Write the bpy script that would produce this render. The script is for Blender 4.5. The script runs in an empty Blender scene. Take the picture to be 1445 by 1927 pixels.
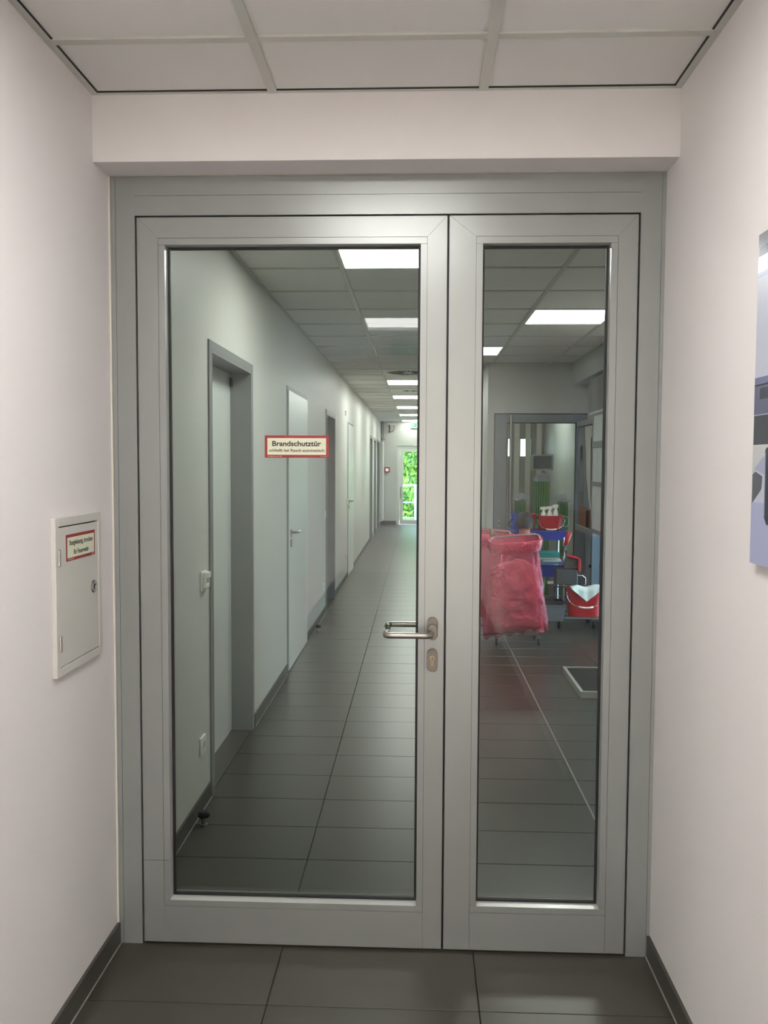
import bpy, bmesh, math, random
from mathutils import Vector, Matrix, noise
random.seed(7)
SC = bpy.context.scene
COL = SC.collection
PI = math.pi

# ------------------------------------------------------------------ camera
CH = 1.58
yaw, pitch, roll = 0.0395, -0.0563, 0.0049
f = Vector((-math.sin(yaw)*math.cos(pitch), math.cos(yaw)*math.cos(pitch), math.sin(pitch)))
r0 = f.cross(Vector((0, 0, 1))).normalized(); u0 = r0.cross(f)
r_ = r0*math.cos(roll) + u0*math.sin(roll); u_ = -r0*math.sin(roll) + u0*math.cos(roll)
cam = bpy.data.cameras.new('camera'); camo = bpy.data.objects.new('camera', cam); COL.objects.link(camo)
cam.sensor_fit = 'HORIZONTAL'; cam.sensor_width = 36.0; cam.lens = 1612.66*36/1445
cam.clip_start = 0.05; cam.clip_end = 300
m = Matrix((r_, u_, -f)).transposed().to_4x4(); m.translation = Vector((0, 0, CH))
camo.matrix_world = m
SC.camera = camo

# ------------------------------------------------------------------ world, exposure
w = bpy.data.worlds.new('sky'); SC.world = w; w.use_nodes = True
bg = w.node_tree.nodes['Background']; bg.inputs[0].default_value = (0.64, 0.82, 1.0, 1); bg.inputs[1].default_value = 10.0
SC.view_settings.view_transform = 'Standard'; SC.view_settings.look = 'None'
SC.view_settings.exposure = 0.43; SC.view_settings.gamma = 1.0; SC.view_settings.use_curve_mapping = False
SC.cycles.use_denoising = True
SC.cycles.max_bounces = 10; SC.cycles.diffuse_bounces = 5; SC.cycles.glossy_bounces = 4
SC.cycles.transparent_max_bounces = 24; SC.cycles.sample_clamp_indirect = 6.0
SC.cycles.caustics_reflective = False; SC.cycles.caustics_refractive = False
LAMP_NEAR, LAMP_FAR, LAMP_A, LAMP_FOYER, LAMP_HALL_FILL = 17.5, 21.0, 18.0, 18.0, 105.0     # panel lamp strengths; the hall ones are added fill

# ------------------------------------------------------------------ materials
def lin(c):
    return tuple(((v/255)/12.92 if v <= 10.3 else ((v/255+0.055)/1.055)**2.4) for v in c) + (1,)
MATS = {}
def mat(name, c, rough=0.5, metal=0.0, var=0.0, vscale=8.0, bump=0.0, bscale=200.0, spec=0.5, emit=0.0, coat=0.0, stretch=(1, 1, 1)):
    if name in MATS: return MATS[name]
    m = bpy.data.materials.new(name); m.use_nodes = True
    nt = m.node_tree; b = nt.nodes['Principled BSDF']; L = nt.links.new
    b.inputs['Base Color'].default_value = lin(c); b.inputs['Roughness'].default_value = rough
    b.inputs['Metallic'].default_value = metal; b.inputs['Specular IOR Level'].default_value = spec
    b.inputs['Coat Weight'].default_value = coat
    if emit: b.inputs['Emission Color'].default_value = lin(c); b.inputs['Emission Strength'].default_value = emit
    tc = nt.nodes.new('ShaderNodeTexCoord'); mp = nt.nodes.new('ShaderNodeMapping'); mp.inputs['Scale'].default_value = stretch
    geo = nt.nodes.new('ShaderNodeNewGeometry'); L(geo.outputs['Position'], mp.inputs['Vector'])
    if var:
        n = nt.nodes.new('ShaderNodeTexNoise'); n.inputs['Scale'].default_value = vscale; n.inputs['Detail'].default_value = 4
        L(mp.outputs[0], n.inputs['Vector'])
        r = nt.nodes.new('ShaderNodeMapRange'); r.inputs['To Min'].default_value = 1-var; r.inputs['To Max'].default_value = 1+var
        L(n.outputs['Fac'], r.inputs['Value'])
        x = nt.nodes.new('ShaderNodeMix'); x.data_type = 'RGBA'; x.blend_type = 'MULTIPLY'; x.inputs['Factor'].default_value = 1
        x.inputs['A'].default_value = lin(c); L(r.outputs[0], x.inputs['B']); L(x.outputs['Result'], b.inputs['Base Color'])
    if bump:
        n = nt.nodes.new('ShaderNodeTexNoise'); n.inputs['Scale'].default_value = bscale; n.inputs['Detail'].default_value = 3
        L(mp.outputs[0], n.inputs['Vector'])
        bp = nt.nodes.new('ShaderNodeBump'); bp.inputs['Strength'].default_value = bump; bp.inputs['Distance'].default_value = 0.002
        L(n.outputs['Fac'], bp.inputs['Height']); L(bp.outputs[0], b.inputs['Normal'])
    MATS[name] = m; return m

def mat_glass(name, tint, ior=1.5):
    m = bpy.data.materials.new(name); m.use_nodes = True; nt = m.node_tree; L = nt.links.new
    for n in list(nt.nodes): nt.nodes.remove(n)
    o = nt.nodes.new('ShaderNodeOutputMaterial'); t = nt.nodes.new('ShaderNodeBsdfTransparent'); t.inputs[0].default_value = tint
    g = nt.nodes.new('ShaderNodeBsdfGlossy'); g.inputs['Roughness'].default_value = 0.0; g.inputs[0].default_value = (1, 1, 1, 1)
    fr = nt.nodes.new('ShaderNodeFresnel'); fr.inputs[0].default_value = ior
    mx = nt.nodes.new('ShaderNodeMixShader'); L(fr.outputs[0], mx.inputs[0]); L(t.outputs[0], mx.inputs[1]); L(g.outputs[0], mx.inputs[2])
    L(mx.outputs[0], o.inputs[0]); MATS[name] = m; return m

def mat_film(name, c, alpha, rough=0.22):
    m = bpy.data.materials.new(name); m.use_nodes = True; nt = m.node_tree; L = nt.links.new
    b = nt.nodes['Principled BSDF']; b.inputs['Base Color'].default_value = lin(c); b.inputs['Roughness'].default_value = rough
    b.inputs['Specular IOR Level'].default_value = 0.8
    geo = nt.nodes.new('ShaderNodeNewGeometry')
    n = nt.nodes.new('ShaderNodeTexNoise'); n.inputs['Scale'].default_value = 22; n.inputs['Detail'].default_value = 5; n.inputs['Distortion'].default_value = 1.2
    L(geo.outputs['Position'], n.inputs['Vector'])
    bp = nt.nodes.new('ShaderNodeBump'); bp.inputs['Strength'].default_value = 0.7; bp.inputs['Distance'].default_value = 0.02
    L(n.outputs['Fac'], bp.inputs['Height']); L(bp.outputs[0], b.inputs['Normal'])
    t = nt.nodes.new('ShaderNodeBsdfTransparent'); t.inputs[0].default_value = lin(tuple(min(255, v*.45+142) for v in c))
    mx = nt.nodes.new('ShaderNodeMixShader'); mx.inputs[0].default_value = alpha
    L(t.outputs[0], mx.inputs[1]); L(b.outputs[0], mx.inputs[2]); L(mx.outputs[0], nt.nodes['Material Output'].inputs[0])
    MATS[name] = m; return m

def mat_leaf(name, c1, c2, scale):
    m = bpy.data.materials.new(name); m.use_nodes = True; nt = m.node_tree; L = nt.links.new
    b = nt.nodes['Principled BSDF']; b.inputs['Roughness'].default_value = 0.6
    geo = nt.nodes.new('ShaderNodeNewGeometry')
    n = nt.nodes.new('ShaderNodeTexNoise'); n.inputs['Scale'].default_value = scale; n.inputs['Detail'].default_value = 4
    L(geo.outputs['Position'], n.inputs['Vector'])
    cr = nt.nodes.new('ShaderNodeValToRGB'); cr.color_ramp.elements[0].position = .38; cr.color_ramp.elements[1].position = .62
    cr.color_ramp.elements[0].color = lin(c1); cr.color_ramp.elements[1].color = lin(c2)
    L(n.outputs['Fac'], cr.inputs[0]); L(cr.outputs[0], b.inputs['Base Color']); MATS[name] = m; return m

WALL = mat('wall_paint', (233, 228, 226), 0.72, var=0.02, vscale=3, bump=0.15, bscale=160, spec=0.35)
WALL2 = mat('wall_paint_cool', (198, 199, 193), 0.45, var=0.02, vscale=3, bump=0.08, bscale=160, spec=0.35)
CEIL = mat('ceiling_board', (228, 226, 222), 0.85, var=0.015, vscale=5, bump=0.2, bscale=260)
RAIL = mat('ceiling_rail_paint', (196, 196, 188), 0.32)
TILE = mat('floor_tile', (66, 63, 56), 0.33, var=0.08, vscale=2.2, bump=0.12, bscale=300, spec=0.5)
GROUT = mat('grout', (34, 33, 31), 0.8)
SKIRT = mat('skirting_tile', (70, 67, 62), 0.45, var=0.06, vscale=6, bump=0.1)
SEAL = mat('light_silicone', (150, 148, 142), 0.5)
ALU = mat('grey_metal_paint', (150, 153, 150), 0.30, metal=0.35, var=0.015, vscale=4, bump=0.05, bscale=700)
BEAD = mat('bead_metal_lit', (212, 214, 210), 0.26, metal=0.35, bump=0.03, bscale=700)  # brightness of the lit reveals is put into this lighter tone
ALUD = mat('frame_groove', (52, 52, 52), 0.6)
BLACK = mat('black_rubber', (12, 12, 13), 0.55)
STEEL = mat('brushed_steel', (158, 153, 146), 0.30, metal=0.9, bump=0.08, bscale=500, stretch=(1, 1, 12))
CHROME = mat('chrome', (175, 175, 175), 0.25, metal=1.0)
DOORG = mat('door_grey', (128, 131, 130), 0.42, metal=0.1)
DARKG = mat('door_dark_grey', (86, 92, 94), 0.45)
LEAF = mat('door_leaf_white', (205, 210, 206), 0.28)
WHITE = mat('white_plastic', (228, 228, 222), 0.35)
BOXW = mat('box_enamel', (206, 203, 196), 0.38, bump=0.05, bscale=120)
RED = mat('red_plastic', (176, 26, 34), 0.38)
REDS = mat('sign_red', (140, 22, 22), 0.45)
CREAM = mat('sign_cream', (226, 226, 200), 0.45)
INK = mat('sign_ink', (22, 22, 22), 0.5)
SWH = mat('sign_pink_white', (226, 178, 170), 0.5)
GREEN = mat('sign_green', (20, 130, 75), 0.4, emit=0.5)
SIGNW = mat('sign_white', (225, 240, 228), 0.4, emit=0.5)
BLUE = mat('blue_plastic', (30, 62, 168), 0.38)
DGREY = mat('dark_grey_plastic', (52, 55, 57), 0.5)
GREYP = mat('mid_grey_plastic', (95, 100, 103), 0.5)
HAIR = mat('dark_hair', (30, 26, 24), 0.6, bump=0.8, bscale=120)
SKIN = mat('skin', (196, 128, 104), 0.5)
TUNIC = mat('navy_cloth', (38, 40, 62), 0.8, var=.08)
KHAKI = mat('khaki_cloth', (150, 130, 84), 0.85)
GLASS = mat_glass('door_glass', (0.83, 0.90, 0.86, 1), 1.40)
GLASS2 = mat_glass('clear_glass', (0.80, 0.88, 0.86, 1), 1.45)
BAG = mat_film('pink_film', (226, 84, 124), 0.36)
BAGR = mat_film('pink_film_folded', (206, 36, 84), 0.8)
LAMPM = {}
def lamp_mat(s, c=(1.0, 0.98, 0.94)):
    k = 'panel_lamp_%g' % s
    if k in LAMPM: return LAMPM[k]
    m = bpy.data.materials.new(k); m.use_nodes = True; b = m.node_tree.nodes['Principled BSDF']
    b.inputs['Base Color'].default_value = (.8, .8, .8, 1)
    b.inputs['Emission Color'].default_value = c + (1,); b.inputs['Emission Strength'].default_value = s
    LAMPM[k] = m; return m

# ------------------------------------------------------------------ mesh helpers
class MB:
    def __init__(s): s.bm = bmesh.new()
    def box(s, x0, y0, z0, x1, y1, z1, M=None):
        vs = [s.bm.verts.new(Vector(p) if M is None else M @ Vector(p)) for p in
              ((x0, y0, z0), (x1, y0, z0), (x1, y1, z0), (x0, y1, z0), (x0, y0, z1), (x1, y0, z1), (x1, y1, z1), (x0, y1, z1))]
        for q in ((3, 2, 1, 0), (4, 5, 6, 7), (0, 1, 5, 4), (1, 2, 6, 5), (2, 3, 7, 6), (3, 0, 4, 7)):
            s.bm.faces.new([vs[i] for i in q])
        return s
    def prism(s, pts, y0, y1, ax='y', M=None):
        # pts: 2D outline; extruded along ax. ax y: (x,z); ax x: (y,z); ax z: (x,y)
        def P(a, b, t):
            v = Vector((a, t, b)) if ax == 'y' else Vector((t, a, b)) if ax == 'x' else Vector((a, b, t))
            return v if M is None else M @ v
        A = [s.bm.verts.new(P(a, b, y0)) for a, b in pts]; B = [s.bm.verts.new(P(a, b, y1)) for a, b in pts]
        n = len(pts)
        s.bm.faces.new(A); s.bm.faces.new(B[::-1])
        for i in range(n): s.bm.faces.new((A[i], B[i], B[(i+1) % n], A[(i+1) % n]))
        return s
    def rings(s, rings, closed=True, cap=True):
        R = [[s.bm.verts.new(p) for p in r] for r in rings]
        n = len(R[0])
        for a, b in zip(R, R[1:]):
            for i in range(n if closed else n-1):
                j = (i+1) % n
                try: s.bm.faces.new((a[i], a[j], b[j], b[i]))
                except ValueError: pass
        if cap and closed:
            s.bm.faces.new(R[0][::-1]); s.bm.faces.new(R[-1])
        return s
    def tube(s, pts, r, n=10, cap=True):
        pts = [Vector(p) for p in pts]; rs = r if isinstance(r, (list, tuple)) else [r]*len(pts)
        rings = []; up = None
        for i, p in enumerate(pts):
            d = (pts[min(i+1, len(pts)-1)] - pts[max(i-1, 0)]).normalized()
            if up is None: up = d.orthogonal().normalized()
            else: up = (up - d*up.dot(d)).normalized()
            v = d.cross(up)
            rings.append([p + (up*math.cos(2*PI*k/n) + v*math.sin(2*PI*k/n))*rs[i] for k in range(n)])
        return s.rings(rings, True, cap)
    def lathe(s, prof, c, n=24, ax='z', sx=1, sy=1):
        rings = []
        for rr, t in prof:
            ring = []
            for k in range(n):
                a = 2*PI*k/n; x, y = rr*math.cos(a)*sx, rr*math.sin(a)*sy
                ring.append(Vector(c) + (Vector((x, y, t)) if ax == 'z' else Vector((x, t, y)) if ax == 'y' else Vector((t, x, y))))
            rings.append(ring)
        return s.rings(rings)
    def build(s, name, mt, parent=None, smooth=False, bevel=0, seg=2, recalc=True, face=None):
        if recalc: bmesh.ops.recalc_face_normals(s.bm, faces=s.bm.faces)
        me = bpy.data.meshes.new(name); s.bm.to_mesh(me); s.bm.free()
        if mt: me.materials.append(mt)
        if face:      # front face keeps the frame's paint; satin reveal is coloured lighter, as if lit
            me.materials.append(face)
            for p in me.polygons:
                if p.normal.y < -.9: p.material_index = 1
        if smooth:
            for p in me.polygons: p.use_smooth = True
        o = bpy.data.objects.new(name, me); COL.objects.link(o)
        if parent: o.parent = parent
        if bevel:
            b = o.modifiers.new('bevel', 'BEVEL'); b.width = bevel; b.segments = seg; b.limit_method = 'ANGLE'
        return o
def tag(o, label=None, cat=None, group=None, kind=None):
    if label: o['label'] = label
    if cat: o['category'] = cat
    if group: o['group'] = group
    if kind: o['kind'] = kind
    return o
def empty(name, label, cat, group=None, kind=None, loc=(0, 0, 0)):
    o = bpy.data.objects.new(name, None); COL.objects.link(o); o.location = loc; o.empty_display_size = .1
    return tag(o, label, cat, group, kind)
def B(name, mt, parent, *b, **k): return MB().box(*b).build(name, mt, parent, **k)
def inst(name, me, parent, loc=(0, 0, 0)):
    o = bpy.data.objects.new(name, me); COL.objects.link(o); o.parent = parent; o.location = loc; return o
def at(o, loc):   # move a thing's local origin: children were modelled in world space
    return o
def text(s, name, mt, parent, size, sx, M, bold=0.0, depth=0.0003, width=None):
    c = bpy.data.curves.new(name, 'FONT'); c.body = s; c.size = size; c.align_x = 'CENTER'; c.align_y = 'CENTER'
    c.offset = bold; c.extrude = depth
    o = bpy.data.objects.new(name, c); COL.objects.link(o); bpy.context.view_layer.update()
    me = bpy.data.meshes.new_from_object(o.evaluated_get(bpy.context.evaluated_depsgraph_get()))
    bpy.data.objects.remove(o); bpy.data.curves.remove(c)
    xs = [v.co.x for v in me.vertices]
    if width: sx = width/(max(xs)-min(xs))
    mid = (max(xs)+min(xs))/2
    for v in me.vertices: v.co = M @ Vector(((v.co.x-mid)*sx, v.co.y, v.co.z))
    me.materials.clear(); me.materials.append(mt)
    o = bpy.data.objects.new(name, me); COL.objects.link(o); o.parent = parent; return o
def smoothmod(o, lv=2):
    md = o.modifiers.new('sub', 'SUBSURF'); md.levels = lv; md.render_levels = lv
    for p in o.data.polygons: p.use_smooth = True
    return o

XL, XR, XF = -.976, .753, 1.83          # left wall, near right wall, foyer right wall
YD, YL = 2.703, 2.574                   # door face, lintel face
YB, YE, YR, YH = 9.40, 22.2, -7.0, -2.0           # foyer back wall, corridor end, rear wall
ZC = 2.67

# ------------------------------------------------------------------ room shell
def wall_y(name, label, x0, x1, y0, y1, openings, mt, z1=ZC+.04):
    mb = MB(); y = y0
    for a, b, zb, zt in sorted(openings):
        mb.box(x0, y, -.02, x1, a, z1)
        if zb > 0: mb.box(x0, a, -.02, x1, b, zb)
        if zt < z1: mb.box(x0, a, zt, x1, b, z1)
        y = b
    mb.box(x0, y, -.02, x1, y1, z1)
    return tag(mb.build(name, mt), label, 'wall', kind='structure')
D1 = (4.00, 4.975); D2 = (6.39, 7.47); D3 = (9.08, 9.99); D4 = (11.88, 12.86); D5 = (17.3, 18.2); D6 = (18.9, 19.8); D7 = (20.3, 21.3)
wall_y('wall_left_near', 'cream painted left wall in front of the fire door', XL-.15, XL, YH, 2.76, [], WALL)
wall_y('wall_left', 'long pale left wall of the corridor behind the glass', XL-.15, XL, 2.76, YE,
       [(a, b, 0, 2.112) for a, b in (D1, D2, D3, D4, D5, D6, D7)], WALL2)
wall_y('wall_right', 'cream painted right wall in front of the fire door', XR, XR+.15, YH, 2.9, [], WALL)
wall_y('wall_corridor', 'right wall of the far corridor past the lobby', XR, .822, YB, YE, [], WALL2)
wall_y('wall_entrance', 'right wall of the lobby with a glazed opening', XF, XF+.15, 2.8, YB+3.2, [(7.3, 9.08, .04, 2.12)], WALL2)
tag(B('wall_foyer', WALL2, None, XR+.15, 2.76, -.02, XF, 2.9, ZC+.04), 'short wall beside the fire door on its far side', 'wall', kind='structure')
mb = MB()  # unseen hall behind the viewer, added to supply light to the passage
mb.box(-4.2, YR-.15, -.02, 4.2, YR, .9); mb.box(-4.2, YR-.15, 2.35, 4.2, YR, ZC+.04)
for x, x1 in ((-4.2, -3.95), (-3.1, -2.95), (-2.1, 2.1), (2.95, 3.1), (3.95, 4.2)): mb.box(x, YR-.15, .9, x1, YR, 2.35)
tag(mb.build('wall_rear', WALL), 'window wall of the added hall behind the viewer', 'wall', kind='structure')
for i, x in enumerate((-3.95, -2.95, 2.1, 3.1)):  # windows of the added hall, there to let daylight in
    x1 = x+.85
    o = empty('window_%d' % (i+2), 'added hall window number %d from the left behind the viewer' % (i+1), 'window', kind='structure')
    mb = MB(); mb.box(x, YR-.1, .9, x+.05, YR-.04, 2.35); mb.box(x1-.05, YR-.1, .9, x1, YR-.04, 2.35); mb.box(x+.05, YR-.1, .9, x1-.05, YR-.04, .95); mb.box(x+.05, YR-.1, 2.30, x1-.05, YR-.04, 2.35); mb.build('window_frame', WHITE, o)
    B('glass_pane', GLASS2, o, x+.05, YR-.072, .95, x1-.05, YR-.070, 2.30)
tag(B('wall_hall_left', WALL, None, -4.35, YR-.15, -.02, -4.2, YH, ZC+.04), 'left side wall of the added hall behind the viewer', 'wall', kind='structure')
tag(B('wall_hall_right', WALL, None, 4.2, YR-.15, -.02, 4.35, YH, ZC+.04), 'right side wall of the added hall behind the viewer', 'wall', kind='structure')
tag(B('wall_hall_front', WALL, None, -4.35, YH, -.02, XL-.15, YH+.15, ZC+.04), 'added hall wall left of the passage mouth', 'wall', kind='structure')
tag(B('wall_hall_front', WALL, None, XR+.15, YH, -.02, 4.35, YH+.15, ZC+.04), 'added hall wall right of the passage mouth', 'wall', kind='structure')
tag(B('ground_rear', mat('meadow', (96, 140, 52), .9, var=.2), None, -14, -20, -.3, 14, YR-.15, -.2), 'green lawn outside the added hall windows', 'ground', kind='structure')
# back wall of the lobby with the glass door opening
mb = MB(); mb.box(.822, YB, 2.135, XF, YB+.12, ZC+.04)
tag(mb.build('wall_back', WALL2), 'grey lobby back wall above and beside the glass door', 'wall', kind='structure')
# corridor end wall with garden door opening
mb = MB(); mb.box(XL-.15, YE, -.02, -.55, YE+.2, ZC+.04); mb.box(-.55, YE, 2.06, .45, YE+.2, ZC+.04); mb.box(.45, YE, -.02, XR+.12, YE+.2, ZC+.04)
tag(mb.build('wall_end', WALL2), 'white end wall of the corridor with the garden door', 'wall', kind='structure')
# room behind the lobby glass door
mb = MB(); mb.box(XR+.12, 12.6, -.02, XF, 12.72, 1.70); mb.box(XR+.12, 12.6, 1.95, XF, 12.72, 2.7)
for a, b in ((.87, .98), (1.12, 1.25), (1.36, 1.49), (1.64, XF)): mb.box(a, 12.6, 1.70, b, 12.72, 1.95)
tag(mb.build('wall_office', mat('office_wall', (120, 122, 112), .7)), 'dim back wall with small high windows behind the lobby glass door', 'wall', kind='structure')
# lintel
lt = B('wall_lintel', WALL, None, XL-.1, YL, 2.474, XR+.1, 2.9, ZC+.04)
tag(lt, 'painted lintel above the grey fire door', 'lintel', kind='structure')
B('seal_strip', mat('caulk', (222, 216, 204), .6), lt, XL, YD-.012, 2.4735, XR, YD-.001, 2.4765)
tag(B('bulkhead', WALL2, None, 1.66, 2.9, 2.44, XF, YB, ZC+.02), 'boxed-in bulkhead under the lobby ceiling along the right wall', 'bulkhead', kind='structure')

# floor: slab + individual tiles
PITCH = .3075; Y0T = 3.325
XT = [XL, -.431, .188, .800, 1.42, XF]
fl = MB(); fl.box(XL-.16, YR-.1, -.05, XF+.2, YE+.2, -.005)
fl = fl.build('floor', GROUT); tag(fl, 'floor of large dark grey-brown tiles', 'floor', kind='structure')
mb = MB(); mb.box(-4.35, YR-.15, -.05, XL-.165, YH+.1, 0); mb.box(XF+.205, YR-.15, -.05, 4.35, YH+.1, 0); mb.box(XR+.0, YR, -.004, XF+.205, YH, 0)  # added hall floor, kept pale to bounce light onto the ceiling
tag(mb.build('floor_hall', mat('pale_bounce_floor', (206, 200, 192), .6, var=.03)), 'pale floor of the added hall, bouncing light upward', 'floor', kind='structure')
tm = {}
def tile_mesh(wd, ln):
    k = (round(wd, 3), round(ln, 3))
    if k not in tm:
        mb = MB(); e = .0009
        a = [(-wd/2, -ln/2), (wd/2, -ln/2), (wd/2, ln/2), (-wd/2, ln/2)]
        mb.rings([[Vector((x, y, -.008)) for x, y in a], [Vector((x, y, -e)) for x, y in a],
                  [Vector((x*(1-2*e/wd), y*(1-2*e/ln), 0)) for x, y in a]])
        bmesh.ops.recalc_face_normals(mb.bm, faces=mb.bm.faces)
        me = bpy.data.meshes.new('tile'); mb.bm.to_mesh(me); mb.bm.free(); me.materials.append(TILE); tm[k] = me
    return tm[k]
GAP = .0035
def place_tile(x0, x1, y0, y1):
    inst('tile', tile_mesh(x1-x0-GAP, y1-y0-GAP), fl, ((x0+x1)/2, (y0+y1)/2, random.uniform(-.0003, .0002)))
k0 = -5
for k in range(k0, 19):
    ya, yb = Y0T+PITCH*k, Y0T+PITCH*(k+1)
    for c in range(5):
        x0, x1 = XT[c], XT[c+1]
        if c == 2 and yb < 2.9: x1 = XR
        if c > 2 and ya < 2.85: continue
        place_tile(x0, x1, ya, yb)
mbt = MB()
def far_tile(x0, x1, y0, y1): mbt.box(x0+GAP/2, y0+GAP/2, -.008, x1-GAP/2, y1-GAP/2, 0)
k = 19
while Y0T+PITCH*k < YE:
    ya, yb = Y0T+PITCH*k, min(Y0T+PITCH*(k+1), YE+.1)
    for c in range(3): far_tile(XT[c], min(XT[c+1], XR), ya, yb)
    if ya < YB+3: far_tile(XT[3], XT[4], ya, yb); far_tile(XT[4], XT[5], ya, yb)
    k += 1
k = k0-1
while Y0T+PITCH*(k+1) > YR:
    ya, yb = Y0T+PITCH*k, Y0T+PITCH*(k+1)
    for c in range(3): far_tile(XT[c], min(XT[c+1], XR), ya, yb)
    k -= 1
tag(mbt.build('distant_tiles', TILE, fl), kind='stuff')
B('expansion_joint', SEAL, fl, .7965, 2.9, -.006, .8035, YB-.05, .0006)
for (a, b) in (D1, D2, D3, D4, D5, D6, D7): B('recess_tile', TILE, fl, XL-.15, a, -.008, XL-.0035, b, -.0002)

# ceiling
CX = [XL, -.435, .182, .800, 1.417, 1.66]
CP = .64; CY0 = 4.855
ce = MB(); ce.box(XL-.16, YR-.1, ZC+.04, XF+.2, YE+.2, ZC+.09); ce.box(-4.35, YR-.15, ZC+.0, XL-.0, YH, ZC+.09); ce.box(XR+.0, YR-.15, ZC, 4.35, YH, ZC+.09); ce = ce.build('ceiling', CEIL)
tag(ce, 'suspended ceiling of pale square panels in metal rails', 'ceiling', kind='structure')
lamps = {}   # cell (col,row) -> lamp
cells_used = set()
def rowy(k): return CY0+CP*k
def nrow(k): return 2.256+CP*k
cm = {}
def cpanel(x0, x1, y0, y1, nm='ceiling_panel'):
    k = (round(x1-x0, 3), round(y1-y0, 3))
    if k not in cm:
        hx, hy = (x1-x0)/2-.006, (y1-y0)/2-.006
        mb = MB().box(-hx, -hy, 0, hx, hy, .015); bmesh.ops.recalc_face_normals(mb.bm, faces=mb.bm.faces)
        me = bpy.data.meshes.new(nm); mb.bm.to_mesh(me); mb.bm.free(); me.materials.append(CEIL); cm[k] = me
    inst(nm, cm[k], ce, ((x0+x1)/2, (y0+y1)/2, ZC+.003))
def panel_lamp(x0, x1, y0, y1, s, label, group=None, c=(1.0, .98, .94), deep=0.0):
    o = empty('ceiling_light', label, 'ceiling light', group, loc=((x0+x1)/2, (y0+y1)/2, ZC))
    a, b = (x1-x0)/2-.008, (y1-y0)/2-.008; q = .014
    mb = MB(); mb.box(-a, -b, -.004, a, -b+q, .03); mb.box(-a, b-q, -.004, a, b, .03); mb.box(-a, -b+q, -.004, -a+q, b-q, .03); mb.box(a-q, -b+q, -.004, a, b-q, .03)
    mb.build('light_frame', WHITE, o)
    B('diffuser', lamp_mat(s, c), o, -a+q, -b+q, -.001+deep, a-q, b-q, .01+deep)
    return o
# which cells hold something else: far rows k index -> y=CY0+CP*k
far_lamps = {(1, -1): (LAMP_A, 'bright square ceiling light nearest behind the fire door glass'),
             (3, 2): (LAMP_FOYER, 'lobby ceiling light seen at the top of the narrow right pane'),
             (2, 5): (LAMP_FOYER, 'lobby ceiling light near the back wall, cut by the door stile'),
             (1, 10): (LAMP_FAR, 'corridor ceiling light just beyond the swirl air diffuser'),
             (1, 14): (LAMP_FAR, 'second corridor ceiling light beyond the swirl air diffuser'),
             (1, 18): (LAMP_FAR, 'third corridor ceiling light beyond the swirl air diffuser'),
             (1, 22): (LAMP_FAR, 'fourth corridor ceiling light, next to last before the end wall'),
             (1, 26): (LAMP_FAR, 'last corridor ceiling light, right in front of the end wall')}
vents = {(1, 8): 'square swirl air diffuser with radial slots in the corridor ceiling', (1, 12): 'small round ceiling air vent between two corridor lights'}
k = -3
while rowy(k) < YE:
    ya, yb = rowy(k), min(rowy(k+1), YE)
    for c in range(5):
        if c >= 3 and (ya < 2.9 or ya >= YB-.1): continue
        x0, x1 = CX[c], CX[c+1]
        if c == 2 and (ya >= YB-.1 or ya < 2.9): x1 = XR
        y0_, y1_ = max(ya, 2.9), yb
        if c >= 2 and ya < YB < yb: y1_ = YB
        if (c, k) in far_lamps:
            s, lb = far_lamps[(c, k)]; s = s*.4 if k == 26 else s*.15 if k == 5 else s; panel_lamp(x0, x1, ya, yb, s, lb, 'square ceiling lights in the corridor and lobby')
        elif (c, k) in vents: pass
        else: cpanel(x0, x1, y0_, y1_)
    k += 1
near_lamps = {-2: (LAMP_NEAR, 'ceiling light above the viewer just before the visible ceiling panels'), -6: (LAMP_NEAR, 'ceiling light behind the viewer, mirrored in the door glass')}
for hx in (-3.7, -2.55, 1.95, 3.1):  # unseen hall lamps, added as fill for the near passage
    for hy in (-6.2, -5.0, -3.8): panel_lamp(hx, hx+.62, hy, hy+.62, LAMP_HALL_FILL, 'added square fill light in the unseen hall, %s row, %s column' % ({-6.2: 'rear', -5.0: 'middle', -3.8: 'front'}[hy], {-3.7: 'far left', -2.55: 'inner left', 1.95: 'inner right', 3.1: 'far right'}[hx]), 'added hall fill lights', c=(1.0, .985, .965)).location.z -= .032
for k in range(-13, 1):
    ya, yb = nrow(k), min(nrow(k+1), YL)
    for c in range(3):
        x0, x1 = CX[c], min(CX[c+1], XR)
        if c == 1 and k in near_lamps: panel_lamp(x0, x1, ya, yb, near_lamps[k][0], near_lamps[k][1], c=(1.0, .985, .965), deep=.022)
        else: cpanel(x0, x1, ya, yb)
hw = .0135
def rail(*b): B('ceiling_rail', RAIL, ce, *b)
for x in CX[1:3]: rail(x-hw, YR, ZC-.003, x+hw, YL, ZC+.02); rail(x-hw, 2.9, ZC-.003, x+hw, YE if x < .1 else (YB if x > .3 else YE), ZC+.02)
rail(CX[3]-hw, 2.9, ZC-.003, CX[3]+hw, YB, ZC+.02); rail(CX[4]-hw, 2.9, ZC-.003, CX[4]+hw, YB, ZC+.02)
for k in range(-13, 1): rail(XL, nrow(k)-hw, ZC-.0025, XR, nrow(k)+hw, ZC+.02)
for k in range(-2, 27):
    y = rowy(k); xr = 1.66 if y < YB-.1 else XR
    rail(XL, y-hw, ZC-.0025, xr, y+hw, ZC+.02)
tr = MB(); tr.box(XL, YR, ZC-.002, XL+.02, YL, ZC+.02); tr.box(XR-.02, YR, ZC-.002, XR, YL, ZC+.02); tr.box(XL+.02, YL-.012, ZC-.002, XR-.02, YL, ZC+.02)
tr.build('edge_trim', RAIL, ce)
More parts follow.
